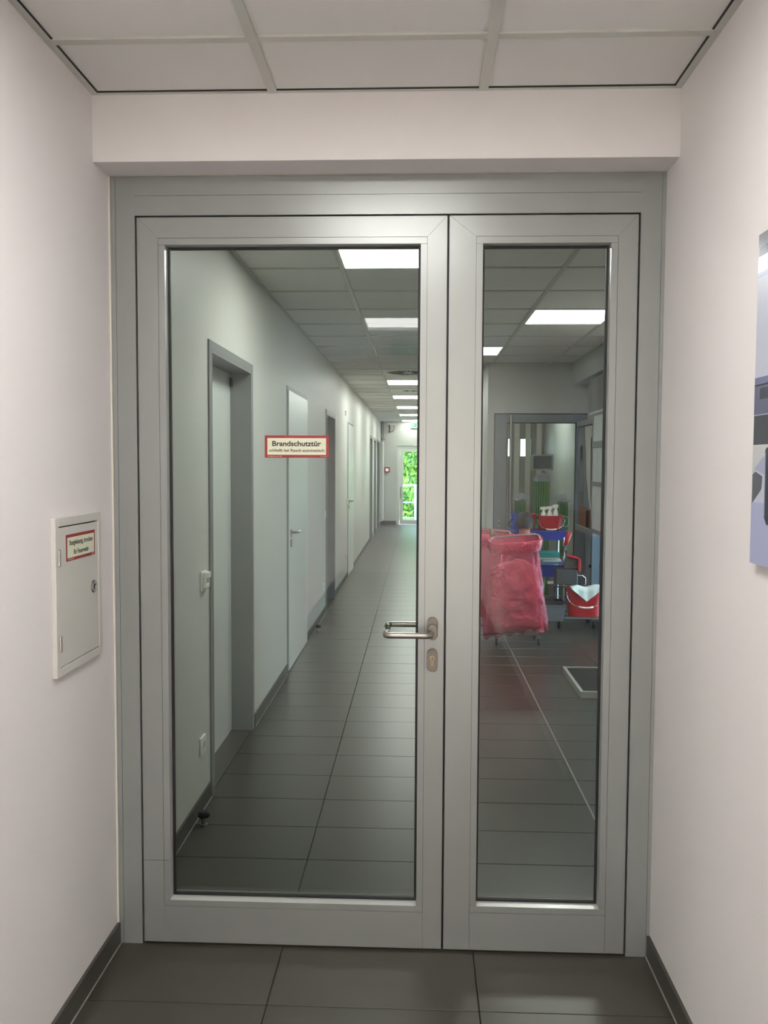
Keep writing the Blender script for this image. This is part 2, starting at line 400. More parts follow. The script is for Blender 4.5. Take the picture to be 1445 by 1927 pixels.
sg = MB(); sg.box(XL+.02, YL-.0175, ZC+.0, XR-.02, YL-.012, ZC+.004); sg.box(XL+.02, 1.0, ZC, XL+.0245, YL-.02, ZC+.004); sg.box(XR-.0245, 1.0, ZC, XR-.02, YL-.02, ZC+.004)
sg.build('edge_gap', BLACK, ce)
tr = MB(); tr.box(XL, 2.9, ZC-.003, XL+.022, YE, ZC+.02); tr.build('edge_trim', RAIL, ce)

# swirl diffuser
def swirl(c, k, label, rad, nslot, sq=True):
    x0, x1, ya, yb = CX[c], CX[c+1], rowy(k), rowy(k+1)
    o = empty('air_diffuser', label, 'air vent', loc=((x0+x1)/2, (ya+yb)/2, ZC))
    B('face_plate', WHITE, o, -.295, -.305, -.004, .295, .305, .012)
    ring = MB().lathe([(rad, -.004), (rad, -.008), (rad-.012, -.009), (rad-.014, -.004)], (0, 0, 0), 40).build('rim', WHITE, o)
    for i in range(nslot):
        a = 2*PI*i/nslot; M = Matrix.Rotation(a, 4, 'Z') @ Matrix.Rotation(.35, 4, 'Z')
        MB().box(rad*.28, -.006, -.0062, rad*.88, .006, -.003, M=M).build('slot', BLACK, o)
    MB().lathe([(.001, -.012), (rad*.2, -.01), (rad*.22, -.003)], (0, 0, 0), 24).build('hub', WHITE, o)
swirl(1, 8, vents[(1, 8)], .26, 20)
swirl(1, 12, vents[(1, 12)], .13, 12)

# ------------------------------------------------------------------ baseboards
def skirting(name, label, segs, axis, wall, side, h=.072, t=.010):
    o = empty(name, label, 'baseboard', kind='structure')
    for a, b in segs:
        y = a
        while y < b-.01:
            e = min(y+.6, b)
            if axis == 'y': q = (wall, y+.0008, 0.001, wall+side*t, e-.0008, h); s = (wall+side*t, y, .0005, wall+side*(t+.0035), e, .0035)
            else: q = (y+.0008, wall, 0.001, e-.0008, wall+side*t, h); s = (y, wall+side*t, .0005, e, wall+side*(t+.0035), .0035)
            q = (min(q[0], q[3]), min(q[1], q[4]), q[2], max(q[0], q[3]), max(q[1], q[4]), q[5])
            s = (min(s[0], s[3]), min(s[1], s[4]), s[2], max(s[0], s[3]), max(s[1], s[4]), s[5])
            pc = B('skirting_tile', SKIRT, o, *q); B('seal_line', SEAL, pc, *s)
            y = e
    return o
skirting('baseboard_left', 'dark tile skirting along the left wall before the fire door', [(1.5, YD-.003)], 'y', XL, 1)
skirting('baseboard_right', 'dark tile skirting along the right wall before the fire door', [(1.3, YD-.003)], 'y', XR, -1)
sg_ = [(2.9, D1[0]-.055), (D1[1]+.055, D2[0]-.06), (D2[1]+.03, D3[0]-.05), (D3[1]+.05, D4[0]-.06), (D4[1]+.03, D5[0]-.05), (D5[1]+.05, D6[0]-.05), (D6[1]+.05, D7[0]-.05), (D7[1]+.05, YE-.015)]
skirting('baseboard_corridor', 'dark tile skirting along the corridor left wall behind the glass', sg_, 'y', XL, 1)
skirting('baseboard_end', 'dark tile skirting under the fire alarm on the end wall', [(XL+.015, -.56)], 'x', YE, -1, h=.1)

# ------------------------------------------------------------------ the fire door
dr = empty('door_1', 'grey metal double fire door with two glass panes', 'door', kind='structure')
FT = 2.473
fr = MB()
fr.box(-.9706, YD, 0, -.956, YD+.07, FT); fr.box(-.9548, YD, 0, -.8945, YD+.07, FT)
fr.box(.6775, YD, 0, .7405, YD+.07, FT); fr.box(.7417, YD, 0, .753, YD+.07, FT)
fr.box(-.8945, YD, 2.353, .6775, YD+.07, 2.4135); fr.box(-.8945, YD, 2.4147, .6775, YD+.07, FT)
fro = fr.build('door_frame', ALU, dr)
MB().box(-.96, YD+.002, 0, -.90, YD+.06, FT-.005).box(.68, YD+.002, 0, .752, YD+.06, FT-.005).box(-.9, YD+.002, 2.36, .7, YD+.06, FT-.005).build('frame_core', ALUD, fro)
MB().box(-.897, YD+.018, .0, -.880, YD+.06, 2.36).box(.665, YD+.018, .0, .681, YD+.06, 2.36).box(-.897, YD+.018, 2.338, .681, YD+.06, 2.36).build('rebate_seal', BLACK, dr)
B('seal_strip', mat('caulk', (222, 216, 204), .6), dr, XL+.0005, YD-.006, .07, -.9708, YD+.0, FT)
def leaf(name, x0, x1, gx0, gx1, z0, z1, gz0, gz1, mitre):
    # hollow profile leaf; g* is the visible opening at the bead's inner edge
    y0, y1 = YD+.0005, YD+.065; bw = .021
    ox0, ox1, oz0, oz1 = gx0-bw, gx1+bw, gz0-bw, gz1+bw
    lf = empty(name, None, None); lf.parent = dr
    g = .0006
    ml, mr = mitre
    # stiles (mitred at the top), rails
    MB().prism([(x0, z0), (ox0, z0), (ox0, oz1), (x0, z1)] , y0, y1).build('stile', ALU, lf)
    MB().prism([(ox1, z0), (x1, z0), (x1, z1), (ox1, oz1)], y0, y1).build('stile', ALU, lf)
    MB().prism([(x0+g*2, z1), (ox0+g, oz1), (ox1-g, oz1), (x1-g*2, z1)], y0, y1).build('top_rail', ALU, lf)
    MB().box(ox0+g, y0, z0, ox1-g, y1, oz0).build('bottom_rail', ALU, lf)
    MB().box(x0+.004, y0+.003, z0+.004, ox0+.002, y1-.003, z1-.004).box(ox1-.002, y0+.003, z0+.004, x1-.004, y1-.003, z1-.004).build('profile_core', ALUD, lf)
    yb0 = y0+.0008
    gg = .0010
    MB().box(ox0+gg, yb0, oz1-bw, ox1-gg, YD+.040, oz1-gg).build('glazing_bead', BEAD, lf, face=ALU)
    MB().box(ox0+gg, yb0, oz0+gg, ox1-gg, YD+.040, oz0+bw).build('glazing_bead', BEAD, lf, face=ALU)
    MB().box(ox0+gg, yb0, gz0+gg, gx0, YD+.040, gz1-gg).build('glazing_bead', BEAD, lf, face=ALU)
    MB().box(gx1, yb0, gz0+gg, ox1-gg, YD+.040, gz1-gg).build('glazing_bead', BEAD, lf, face=ALU)
    q = .0075
    MB().box(ox0, YD+.036, oz1-bw-q, ox1, YD+.046, oz1).box(ox0, YD+.036, oz0, ox1, YD+.046, gz0+q).box(ox0, YD+.036, gz0+q, gx0+q, YD+.046, gz1-q).box(gx1-q, YD+.036, gz0+q, ox1, YD+.046, gz1-q).build('gasket', BLACK, lf)
    B('pane_edge', SEAL, lf, gx0+q, YD+.0475, gz0+q+.0005, gx1-q, YD+.050, gz0+q+.0035)
    # back-side bead
    MB().box(ox0, YD+.055, oz1-bw, ox1, YD+.066, oz1).box(ox0, YD+.055, oz0, ox1, YD+.066, gz0).box(ox0, YD+.055, gz0, gx0, YD+.066, gz1).box(gx1, YD+.055, gz0, ox1, YD+.066, gz1).build('rear_bead', ALU, lf)
    mb = MB(); v = [mb.bm.verts.new(p) for p in ((ox0+.002, YD+.047, oz0+.002), (ox1-.002, YD+.047, oz0+.002), (ox1-.002, YD+.047, oz1-.002), (ox0+.002, YD+.047, oz1-.002))]
    mb.bm.faces.new(v); mb.build('glass_pane', GLASS, lf, recalc=False)
    return lf
la = leaf('wide_leaf', -.888, .0852, -.801, .0035, .008, 2.347, .149, 2.263, (0, 1))
lp = leaf('narrow_leaf', .0922, .671, .196, .5895, .008, 2.347, .153, 2.263, (1, 0))
B('meeting_seal', BLACK, la, .084, YD+.015, .008, .0935, YD+.06, 2.347)
# scratches / hinge joint on the left stile
MB().box(-.888, YD-.0004, .2812, -.803, YD+.0003, .2822).build('stile_joint', ALUD, la)

# lever handles
def lever(sgn, nm):
    y = YD + (0 if sgn < 0 else .067)
    def oval(hw_, hh, n=12):
        p = []
        for i in range(n+1): a = PI*i/n; p.append((.049+hw_*math.cos(a), hh-hw_+hw_*math.sin(a)))
        for i in range(n+1): a = PI+PI*i/n; p.append((.049+hw_*math.cos(a), -(hh-hw_)+hw_*math.sin(a)))
        return p
    zc = 1.059
    SAT = mat('satin_nickel', (112, 106, 97), .42, .7, bump=.06, bscale=500)
    MB().prism([(a, b+zc) for a, b in oval(.0165, .036)], y, y+sgn*.011).build('rosette', SAT, la, bevel=.0012)
    MB().prism([(a, b+.957) for a, b in oval(.0165, .036)], y, y+sgn*.010).build('cylinder_rosette', SAT, la, bevel=.0012)
    MB().prism([(a, b+zc-.009) for a, b in oval(.0150, .025)], y+sgn*.009, y+sgn*.026).build('lever_boss', SAT, la, bevel=.0012)
    mb = MB()
    zz = 1.046; ye = y+sgn*.062; R = .0095
    pts = [(.043, y+sgn*.012, zz), (.043, y+sgn*.045, zz)]
    for i in range(1, 6): a = PI/2*i/5; pts.append((.043-.017*(1-math.cos(a)) , y+sgn*(.045+.017*math.sin(a)), zz))
    pts += [(-.082, ye, zz)]
    for i in range(1, 6): a = PI/2*i/5; pts.append((-.082-.016*math.sin(a), ye-sgn*.016*(1-math.cos(a)), zz))
    pts += [(-.098, y+sgn*.022, zz)]
    for i in range(1, 6): a = PI/2*i/5; pts.append((-.098+.010*(1-math.cos(a)), y+sgn*(.022-.010*math.sin(a)), zz))
    mb.tube(pts, R, 14)
    o = mb.build('lever_handle', STEEL, la)
    for p in o.data.polygons: p.use_smooth = len(p.vertices) == 4 and p.area < .0008
    c = MB().lathe([(.0085, 0), (.0085, sgn*.0025), (.006, sgn*.003)], (.049, y+sgn*.010, .964), 20, 'y').box(.0445, y+sgn*.010, .940, .0535, y+sgn*.0125, .962)
    c.build('lock_cylinder', mat('cylinder_brass', (142, 130, 112), .4, .9), la)
    s = MB().box(.0480, y+sgn*.0128, .9585, .0500, y+sgn*.0132, .969).build('key_slot', BLACK, la)
lever(-1, 'lever_handle'); lever(1, 'lever_handle')

# sticker on the glass
def sign(o, M, wd, ht, bt, bs, bb, lines, foot):
    # local frame: x right, y up, z towards viewer, centred
    def bx(nm, mt, x0, y0, x1, y1, z0, z1): MB().box(x0, y0, z0, x1, y1, z1, M=M).build(nm, mt, o)
    bx('red_border', REDS, -wd/2, -ht/2, wd/2, ht/2, 0, .0006)
    bx('cream_field', CREAM, -wd/2+bs, -ht/2+bb, wd/2-bs, ht/2-bt, .0006, .0009)
    for s, size, yy, wdt, bold in lines:
        text(s, 'lettering', INK, o, size, 1, M @ Matrix.Translation((0, yy, .0012)), bold, .0002, wdt)
    for s, size, xx, yy, wdt in foot:
        text(s, 'fine_print', SWH, o, size, 1, M @ Matrix.Translation((xx, yy, .0010)), 0, .0002, wdt)
o = empty('door_sticker', 'red-bordered fire door notice stuck on the wide glass pane', 'sign')
GM = Matrix.Translation((-.3905, YD+.0462, 1.6335)) @ Matrix.Rotation(PI/2, 4, 'X')
sign(o, GM, .2065, .0715, .0085, .0085, .0095,
     [('Brandschutztür', .0225, .0088, .158, .0006), ('schließt bei Rauch automatisch', .0128, -.0125, .178, .0002)],
     [('Permalight® power 5000', .0055, -.071, -.0312, .046), ('WT-4126', .0042, .086, -.0312, .020)])

# ------------------------------------------------------------------ riser cabinet on the left wall
o = empty('riser_cabinet', 'white flush wall cabinet with a keyhole lock on the left wall', 'cabinet')
y0, y1, z0, z1 = 2.234, 2.564, .998, 1.430
fx = XL+.014
mb = MB(); q = .022; dz = .024
mb.box(XL, y0, z0, fx, y0+q, z1); mb.box(XL, y1-q-.002, z0, fx, y1, z1); mb.box(XL, y0+q, z0, fx, y1-q, z0+dz); mb.box(XL, y0+q, z1-dz, fx, y1-q, z1)
mb.build('cabinet_frame', BOXW, o, bevel=.0015)
B('cabinet_recess', BLACK, o, XL+.0005, y0+.01, z0+.01, XL+.004, y1-.01, z1-.01)
d = B('cabinet_door', BOXW, o, XL+.004, y0+q+.0012, z0+dz+.0022, fx-.001, y1-q-.0025, z1-dz-.0035, bevel=.001)
for zz in (1.322, 1.090): MB().lathe([(.002, -.024), (.0042, -.022), (.0042, .022), (.002, .024)], (fx+.001, y0+q-.001, zz), 12).build('hinge', STEEL, o)
lk = MB().lathe([(.0195, 0), (.0195, .002), (.0165, .0045), (.009, .0045), (.008, .001)], (fx-.001, 2.498, 1.212), 28, 'x').build('lock_rosette', CHROME, d, smooth=False)
MB().lathe([(.0078, 0), (.0078, .0036)], (fx-.001, 2.498, 1.212), 16, 'x').build('keyhole', BLACK, d)
o2 = empty('cabinet_sticker', 'red-bordered dry riser notice on the white wall cabinet', 'sign')
CM = Matrix.Translation((fx-.0008, 2.4075, 1.3435)) @ Matrix.Rotation(PI/2, 4, 'Z') @ Matrix.Rotation(PI/2, 4, 'X')
sign(o2, CM, .2085, .0735, .0085, .0075, .0085,
     [('Steigleitung, trocken', .0195, .0125, .168, .0002), ('für Feuerwehr', .0195, -.0145, .108, .0002)],
     [('Permalight® power', .0050, -.073, -.0325, .044), ('WT-1065', .0042, .086, -.0325, .018)])

# ------------------------------------------------------------------ picture on the right wall
o = empty('wall_picture', 'unframed photo panel of an operating theatre on the right wall', 'picture')
px_ = .735; ya, yb = .98, 1.918; za, zb = 1.366, 2.078
B('acrylic_sheet', mat('acrylic_edge', (205, 205, 215), .25), o, px_, ya, za, px_+.006, yb, zb)
for yy in (1.05, 1.85):
    for zz in (1.44, 2.0): MB().lathe([(.01, 0), (.01, .012)], (px_+.006, yy, zz), 14, 'x').build('standoff', STEEL, o)
def pp(name, mt, pts, lay):  # pts in (y,z)
    MB().prism(pts, px_-.0003*lay, px_-.0003*lay+.0003, ax='x').build(name, mt, o)
ppm = lambda n, c: mat('print_'+n, c, .3)
pp('printed_wall', ppm('lavender', (190, 192, 208)), [(ya, za), (yb, za), (yb, zb), (ya, zb)], 1)
pp('printed_band', ppm('grey', (128, 128, 138)), [(ya, 2.05), (yb, 2.050), (yb, zb), (ya, zb)], 2)
pp('printed_band', ppm('navy', (76, 78, 104)), [(ya, 2.031), (yb-.004, 2.031), (yb-.004, 2.050), (ya, 2.050)], 3)
pp('printed_light', ppm('white', (240, 242, 238)), [(ya, 1.995), (yb, 1.995), (yb, 2.027), (ya, 2.027)], 3)
pp('printed_band', ppm('lilac', (168, 172, 204)), [(ya, 1.986), (yb, 1.986), (yb, 1.995), (ya, 1.995)], 3)
pp('printed_shelf', ppm('slate', (112, 116, 146)), [(ya, 1.755), (yb, 1.755), (yb, 1.770), (ya, 1.770)], 2)
pp('printed_line', ppm('black', (34, 36, 46)), [(ya, 1.7525), (yb, 1.7525), (yb, 1.7545), (ya, 1.7545)], 3)
pp('printed_cabinet', ppm('slate2', (96, 98, 122)), [(ya, 1.69), (yb, 1.69), (yb, 1.7525), (ya, 1.7525)], 2)
pp('printed_shadow', ppm('charcoal', (62, 62, 72)), [(1.6, 1.722), (yb-.03, 1.722), (yb-.03, 1.746), (1.6, 1.746)], 3)
pp('printed_screen', ppm('dark', (66, 66, 74)), [(1.45, 1.625), (yb-.002, 1.625), (yb-.002, 1.688), (1.45, 1.688)], 3)
pp('printed_table', ppm('pale', (196, 196, 196)), [(1.5, 1.565), (yb, 1.565), (yb, 1.625), (1.5, 1.625)], 2)
pp('printed_arm', ppm('lav2', (160, 164, 190)), [(1.846, 1.560), (1.906, 1.572), (1.86, 1.598), (1.846, 1.602)], 4)
pp('printed_cushion', ppm('char2', (84, 84, 92)), [(yb-.004, 1.498), (1.893, 1.512), (1.866, 1.53), (1.862, 1.557), (1.90, 1.567), (yb-.003, 1.560)], 4)
pp('printed_trolley', ppm('blackb', (44, 46, 58)), [(1.0, 1.455), (1.832, 1.455), (1.846, 1.470), (1.849, 1.612), (1.842, 1.618), (1.0, 1.618)], 5)
pp('printed_tube', ppm('tube', (118, 124, 146)), [(1.842, 1.472), (1.846, 1.472), (1.848, 1.605), (1.844, 1.608)], 6)
pp('printed_floor', ppm('periw', (166, 170, 202)), [(ya, za), (yb, za), (yb, 1.50), (ya, 1.50)], 3)

# ------------------------------------------------------------------ side doors on the left wall
def frame_y(o, a, b, zt, mt, fw=.058, proj=.008, depth=.15, fwb=None):
    fwb = fwb or fw
    mb = MB()
    mb.box(XL-depth+.002, a+.0005, 0.001, XL+proj, a+.018, zt); mb.box(XL-depth+.002, b-.018, 0.001, XL+proj, b-.0005, zt)
    mb.box(XL-depth+.002, a+.018, zt-.018, XL+proj, b-.018, zt-.0005)
    mb.box(XL+.0005, a-fw+.018, 0.001, XL+proj, a+.0005, zt+fw-.018); mb.box(XL+.0005, b-.0005, 0.001, XL+proj, b+fwb-.018, zt+fw-.018); mb.box(XL+.0005, a+.0005, zt-.0005, XL+proj, b-.0005, zt+fw-.018)
    return mb.build('door_frame', mt, o, bevel=.0012, seg=1)
def lever_side(o, x, y, z, dirn=1):
    mb = MB(); mb.box(x, y-.018, z-.036, x+.008, y+.018, z+.022)
    mb.tube([(x+.006, y, z), (x+.045, y, z), (x+.055, y+dirn*.012, z), (x+.055, y+dirn*.13, z)], .0095, 10)
    mb.box(x, y-.018, z-.112, x+.008, y+.018, z-.052)
    mb.build('lever_handle', STEEL, o)
def recess_door(n, rng, label, frmt, leafmt):
    a, b = rng; o = empty('door_%d' % n, label, 'door', kind='structure')
    frame_y(o, a, b, 2.112, frmt)
    B('door_leaf', leafmt, o, XL-.148, a+.019, .006, XL-.115, b-.019, 2.093)
    return o
def flush_door(n, rng, label):
    a, b = rng; o = empty('door_%d' % n, label, 'door', kind='structure')
    frame_y(o, a, b, 2.112, DOORG, fw=.062, proj=.004, fwb=.021)
    B('door_leaf', LEAF, o, XL-.03, a+.004, .008, XL+.010, b+.004, 2.125, bevel=.001, seg=1)
    lever_side(o, XL+.010, a+.085, 1.055)
    return o
o = recess_door(2, D1, 'recessed grey-framed door nearest behind the fire door', DOORG, LEAF)
MB().box(XL-.115, D1[1]-.035, 2.02, XL-.10, D1[1]-.02, 2.07).build('door_hinge', DGREY, o)
flush_door(3, D2, 'white flush door with steel lever, second along the corridor')
recess_door(4, D3, 'dark recessed doorway, third along the corridor', DOORG, DARKG)
flush_door(5, D4, 'white flush door with steel lever past the dark doorway')
recess_door(6, D5, 'narrow grey recessed doorway far down the corridor', DOORG, DOORG)
recess_door(7, D6, 'grey recessed doorway just before the dark open one', DOORG, DARKG)
o = empty('door_8', 'dark open doorway beside the tall radiator', 'door', kind='structure')
frame_y(o, D7[0], D7[1], 2.112, DOORG)
B('opening_shade', BLACK, o, XL-.147, D7[0]+.02, .005, XL-.14, D7[1]-.02, 2.09)  # black sheet stands in for the shade inside the open doorway
o = empty('wall_radiator', 'tall flat white radiator in the left end corner of the corridor', 'radiator')
B('radiator_panel', LEAF, o, XL+.015, 21.42, .14, XL+.095, 22.1, 2.13, bevel=.004)
B('wall_bracket', WHITE, o, XL, 21.6, 1.9, XL+.015, 21.66, 1.98)

# switches, sockets, stops
def wall_plate(name, label, cat, y, z, s=.082, t=.011, kind='socket', group=None):
    o = empty(name, label, cat, group, loc=(XL, y, z))
    B('cover_plate', WHITE, o, 0, -s/2, -s/2, t, s/2, s/2, bevel=.003)
    if kind == 'socket':
        MB().lathe([(.024, t), (.024, t+.002), (.021, t+.002), (.020, t-.004)], (0, 0, 0), 24, 'x').build('socket_ring', WHITE, o)
        MB().lathe([(.019, t), (.019, t+.0006)], (0, 0, 0), 20, 'x').build('socket_well', mat('well', (165, 165, 158), .6), o)
    elif kind == 'rocker': B('rocker', WHITE, o, t, -s*.38, -s*.38, t+.005, s*.38, s*.38, bevel=.002)
    return o
o = wall_plate('door_release_switch', 'white raised push switch box left of the nearest recessed door', 'switch', 3.84, 1.045, .088, .010, 'none')
MB().box(.010, -.030, .012, .032, .030, .040).box(.010, -.030, -.032, .026, .030, -.012).box(.010, -.030, -.012, .026, -.016, .012).box(.010, .020, -.012, .026, .030, .012).build('switch_housing', WHITE, o, bevel=.003)
B('push_button', mat('button_grey', (110, 112, 106), .5), o, .010, -.016, -.012, .016, .020, .012)
wall_plate('power_socket', 'white power socket low on the wall by the round door stop', 'socket', 3.80, .298)
wall_plate('light_switch', 'white switch beside the dark recessed doorway', 'switch', 8.88, 1.05, kind='rocker')
wall_plate('power_socket', 'white power socket low down before the dark recessed doorway', 'socket', 8.80, .30)
wall_plate('light_switch', 'tiny white switch beside the second flush door', 'switch', 11.68, 1.06, kind='rocker')
wall_plate('power_socket', 'tiny white power socket low before the second flush door', 'socket', 11.60, .31)
wall_plate('wall_sensor', 'small white sensor high on the corridor wall', 'sensor', 11.47, 2.25, s=.07, kind='rocker')
def stop(x, y, label, floor_h=.062):
    o = empty('door_stop', label, 'door stop', loc=(x, y, 0))
    MB().lathe([(.016, .0), (.016, .004), (.011, .006), (.011, .04)], (0, 0, 0), 20).build('steel_post', STEEL, o, smooth=False)
    MB().lathe([(.023, .036), (.026, .040), (.026, .052), (.020, .0525), (.020, .057), (.017, .060), (.001, .061)], (0, 0, 0), 24).build('rubber_head', BLACK, o)
stop(-.925, 3.63, 'round rubber-topped door stop on the floor by the nearest skirting')
stop(-.93, 7.97, 'small door stop on the corridor floor near the white flush door')

# ------------------------------------------------------------------ corridor end
o = empty('door_9', 'white framed glass garden door at the corridor end', 'door', kind='structure')
a, b = -.548, .448
mb = MB(); mb.box(a, YE+.04, 0, a+.07, YE+.12, 2.05); mb.box(b-.07, YE+.04, 0, b, YE+.12, 2.05); mb.box(a+.07, YE+.04, 1.98, b-.07, YE+.12, 2.05)
mb.build('door_frame', WHITE, o)
mb = MB(); mb.box(a+.075, YE+.05, .01, a+.16, YE+.11, 1.975); mb.box(b-.16, YE+.05, .01, b-.075, YE+.11, 1.975); mb.box(a+.16, YE+.05, .01, b-.16, YE+.11, .125); mb.box(a+.16, YE+.05, 1.89, b-.16, YE+.11, 1.975)
mb.build('leaf_frame', WHITE, o)
B('lever_handle', STEEL, o, a+.085, YE+.03, .68, a+.11, YE+.05, .98)
mb = MB(); v = [mb.bm.verts.new(p) for p in ((a+.15, YE+.08, .12), (b-.15, YE+.08, .12), (b-.15, YE+.08, 1.9), (a+.15, YE+.08, 1.9))]; mb.bm.faces.new(v)
mb.build('glass_pane', mat_glass('garden_glass', (.95, .97, .96, 1), 1.3), o)
o = empty('fire_alarm', 'red fire alarm call point on the end wall', 'fire alarm')
B('alarm_housing', RED, o, -.87, YE-.04, 1.355, -.735, YE, 1.49, bevel=.004)
B('alarm_window', SIGNW, o, -.838, YE-.044, 1.388, -.767, YE-.04, 1.455)
MB().lathe([(.012, 0), (.012, .003)], (-.802, YE-.047, 1.421), 14, 'y').build('alarm_button', INK, o)
o = empty('exit_sign', 'small green exit sign with arrow above the garden door', 'sign')
B('sign_housing', WHITE, o, -.20, YE-.06, 2.50, .12, YE, 2.645)
B('green_field', GREEN, o, -.175, YE-.063, 2.525, .095, YE-.06, 2.625)
MB().prism([(-.155, 2.59), (-.125, 2.59), (-.125, 2.605), (-.10, 2.575), (-.125, 2.545), (-.125, 2.56), (-.155, 2.56)], YE-.066, YE-.063).build('arrow', SIGNW, o)
MB().box(-.04, YE-.066, 2.535, .05, YE-.063, 2.615).build('doorway_symbol', SIGNW, o)
o = empty('wall_cables', 'loose black cables hanging from a white box under the end ceiling', 'cable')
B('junction_box', WHITE, o, -.80, YE-.03, 2.57, -.60, YE, 2.63)
MB().tube([(-.76, YE-.04, 2.58), (-.74, YE-.05, 2.50), (-.75, YE-.05, 2.42), (-.74, YE-.04, 2.38)], .017, 8).build('black_cable', BLACK, o)
MB().tube([(-.63, YE-.04, 2.58), (-.62, YE-.05, 2.47), (-.67, YE-.05, 2.40), (-.73, YE-.05, 2.41)], .007, 8).build('thin_cable', DGREY, o)
o = empty('corner_pipe', 'thin grey pipes with fittings in the left end corner', 'pipe')
MB().tube([(XL+.03, YE-.03, 2.15), (XL+.03, YE-.03, 2.665)], .012, 8).tube([(XL+.07, YE-.03, 2.22), (XL+.07, YE-.03, 2.665)], .009, 8).build('pipe', GREYP, o)
MB().lathe([(.02, 0), (.026, .02), (.02, .05)], (XL+.05, YE-.05, 2.19), 12).tube([(XL+.05, YE-.04, 2.2), (XL+.13, YE-.05, 2.22)], .008, 8).build('valve', mat('brass', (150, 120, 80), .4, .6), o)

# outside the garden door
gr = MB(); gr.box(-3, YE+.2, -.08, 4, 24.4, -.02)
tag(gr.build('ground', mat('terrace_stone', (176, 178, 176), .7, var=.05)), 'pale terrace outside the garden door', 'ground', kind='structure')
g2 = MB(); v = [g2.bm.verts.new(p) for p in ((-14, 24.4, -1.2), (14, 24.4, -1.2), (14, 40, 1.5), (-14, 40, 1.5))]; g2.bm.faces.new(v)
tag(g2.build('ground_bank', mat('meadow', (96, 140, 52), .9, var=.2)), 'green sloping bank outside below the terrace', 'ground', kind='structure')
o = empty('terrace_railing', 'pale blue-grey metal railing outside the garden door', 'railing')
for x in (-1.45, -.07, 1.35): B('post', mat('rail_paint', (176, 200, 214), .4), o, x-.03, 23.3, -.02, x+.03, 23.36, .98)
MB().box(-2.5, 23.29, .98, 2.5, 23.37, 1.02).build('top_rail', MATS['rail_paint'], o)
MB().box(-2.5, 23.315, .52, 2.5, 23.345, .545).build('middle_rail', MATS['rail_paint'], o)
MB().box(-2.5, 23.315, .10, 2.5, 23.345, .125).build('bottom_rail', MATS['rail_paint'], o)
def leaves(n, fn, s0, s1, mt, parent, nm='foliage'):
    V, F = [], []
    for i in range(n):
        c = Vector(fn()); s = random.uniform(s0, s1)
        d = Vector((random.gauss(0, 1), random.gauss(-.6, 1), random.gauss(.4, 1))).normalized(); e = d.orthogonal().normalized()
        e = (Matrix.Rotation(random.uniform(0, 2*PI), 3, d) @ e); g = d.cross(e)
        k = len(V); V += [c-e*s, c+g*s*.45, c+e*s, c-g*s*.45]; F.append((k, k+1, k+2, k+3))
    me = bpy.data.meshes.new(nm); me.from_pydata(V, [], F); me.materials.append(mt)
    o = bpy.data.objects.new(nm, me); COL.objects.link(o); o.parent = parent; tag(o, kind='stuff'); return o
def shrub(label, cx, cy, cz, rx, ry, rz, n, s0, s1, mt):
    o = empty('shrub', label, 'shrub', 'greenery outside the garden door')
    MB().tube([(cx, cy, -1.0), (cx+.05, cy, cz)], [.06, .03], 8).build('trunk', mat('bark', (80, 66, 50), .9), o)
    def fn():
        while 1:
            p = Vector([random.uniform(-1, 1) for _ in range(3)])
            if .35 < p.length < 1: break
        q = 1+.3*noise.noise(p*2.5+Vector((cx, cy, 0)))
        return (cx+p.x*rx*q, cy+p.y*ry*q, cz+p.z*rz*q)
    leaves(n, fn, s0, s1, mt, o)
LF1 = mat_leaf('leaf_lime', (44, 96, 22), (112, 168, 40), 2.6)
LF2 = mat_leaf('leaf_dark', (22, 62, 34), (74, 124, 80), 2.5)
shrub('lime green shrub filling the lower garden door glass', -.3, 25.6, .1, 1.5, .7, .95, 9000, .05, .10, LF1)
shrub('lime green shrub behind the railing to its right', 3.6, 25.9, .2, 1.3, .8, 1.0, 4000, .05, .10, LF1)
shrub('bright green bush at the middle of the garden door glass', -.6, 27.4, 1.35, 1.5, .8, .95, 7000, .06, .12, LF1)
shrub('darker bluish tree behind the top of the garden door glass', -.1, 30.5, 3.1, 2.4, 1.2, 1.7, 6000, .07, .14, LF2)

# ------------------------------------------------------------------ lobby: glass door in the back wall
o = empty('door_10', 'dark-outlined aluminium glass door in the lobby back wall', 'door', kind='structure')
AB = mat('lobby_door_grey', (112, 122, 126), .4, metal=.2)
yb_ = YB-.005
mb = MB(); mb.box(.832, yb_, .005, .962, yb_+.06, 2.122); mb.box(1.712, yb_, .005, 1.822, yb_+.06, 2.122)
mb.box(.962, yb_, 2.036, 1.712, yb_+.06, 2.122); mb.box(.962, yb_, .005, 1.712, yb_+.06, .14)
mb.build('leaf_frame', AB, o)
mb = MB(); mb.box(.8225, yb_+.01, 0, .832, yb_+.05, 2.132); mb.box(.832, yb_+.01, 2.122, 1.828, yb_+.05, 2.134); mb.box(.962, yb_+.01, .14, .970, yb_+.05, 2.036); mb.box(1.704, yb_+.01, .14, 1.712, yb_+.05, 2.036); mb.box(.970, yb_+.01, 2.026, 1.704, yb_+.05, 2.036)
mb.build('door_seal', BLACK, o)
MB().tube([(1.0, yb_-.05, .72), (1.0, yb_-.05, 2.11)], .016, 14).build('pull_bar', STEEL, o)
MB().tube([(1.0, yb_-.05, .85), (1.0, yb_, .85)], .01, 8).tube([(1.0, yb_-.05, 1.98), (1.0, yb_, 1.98)], .01, 8).build('bar_bracket', STEEL, o)
B('lock_plate', STEEL, o, .876, yb_-.006, .90, .904, yb_, .97); B('key_slot', BLACK, o, .884, yb_-.0075, .92, .896, yb_-.006, .95)
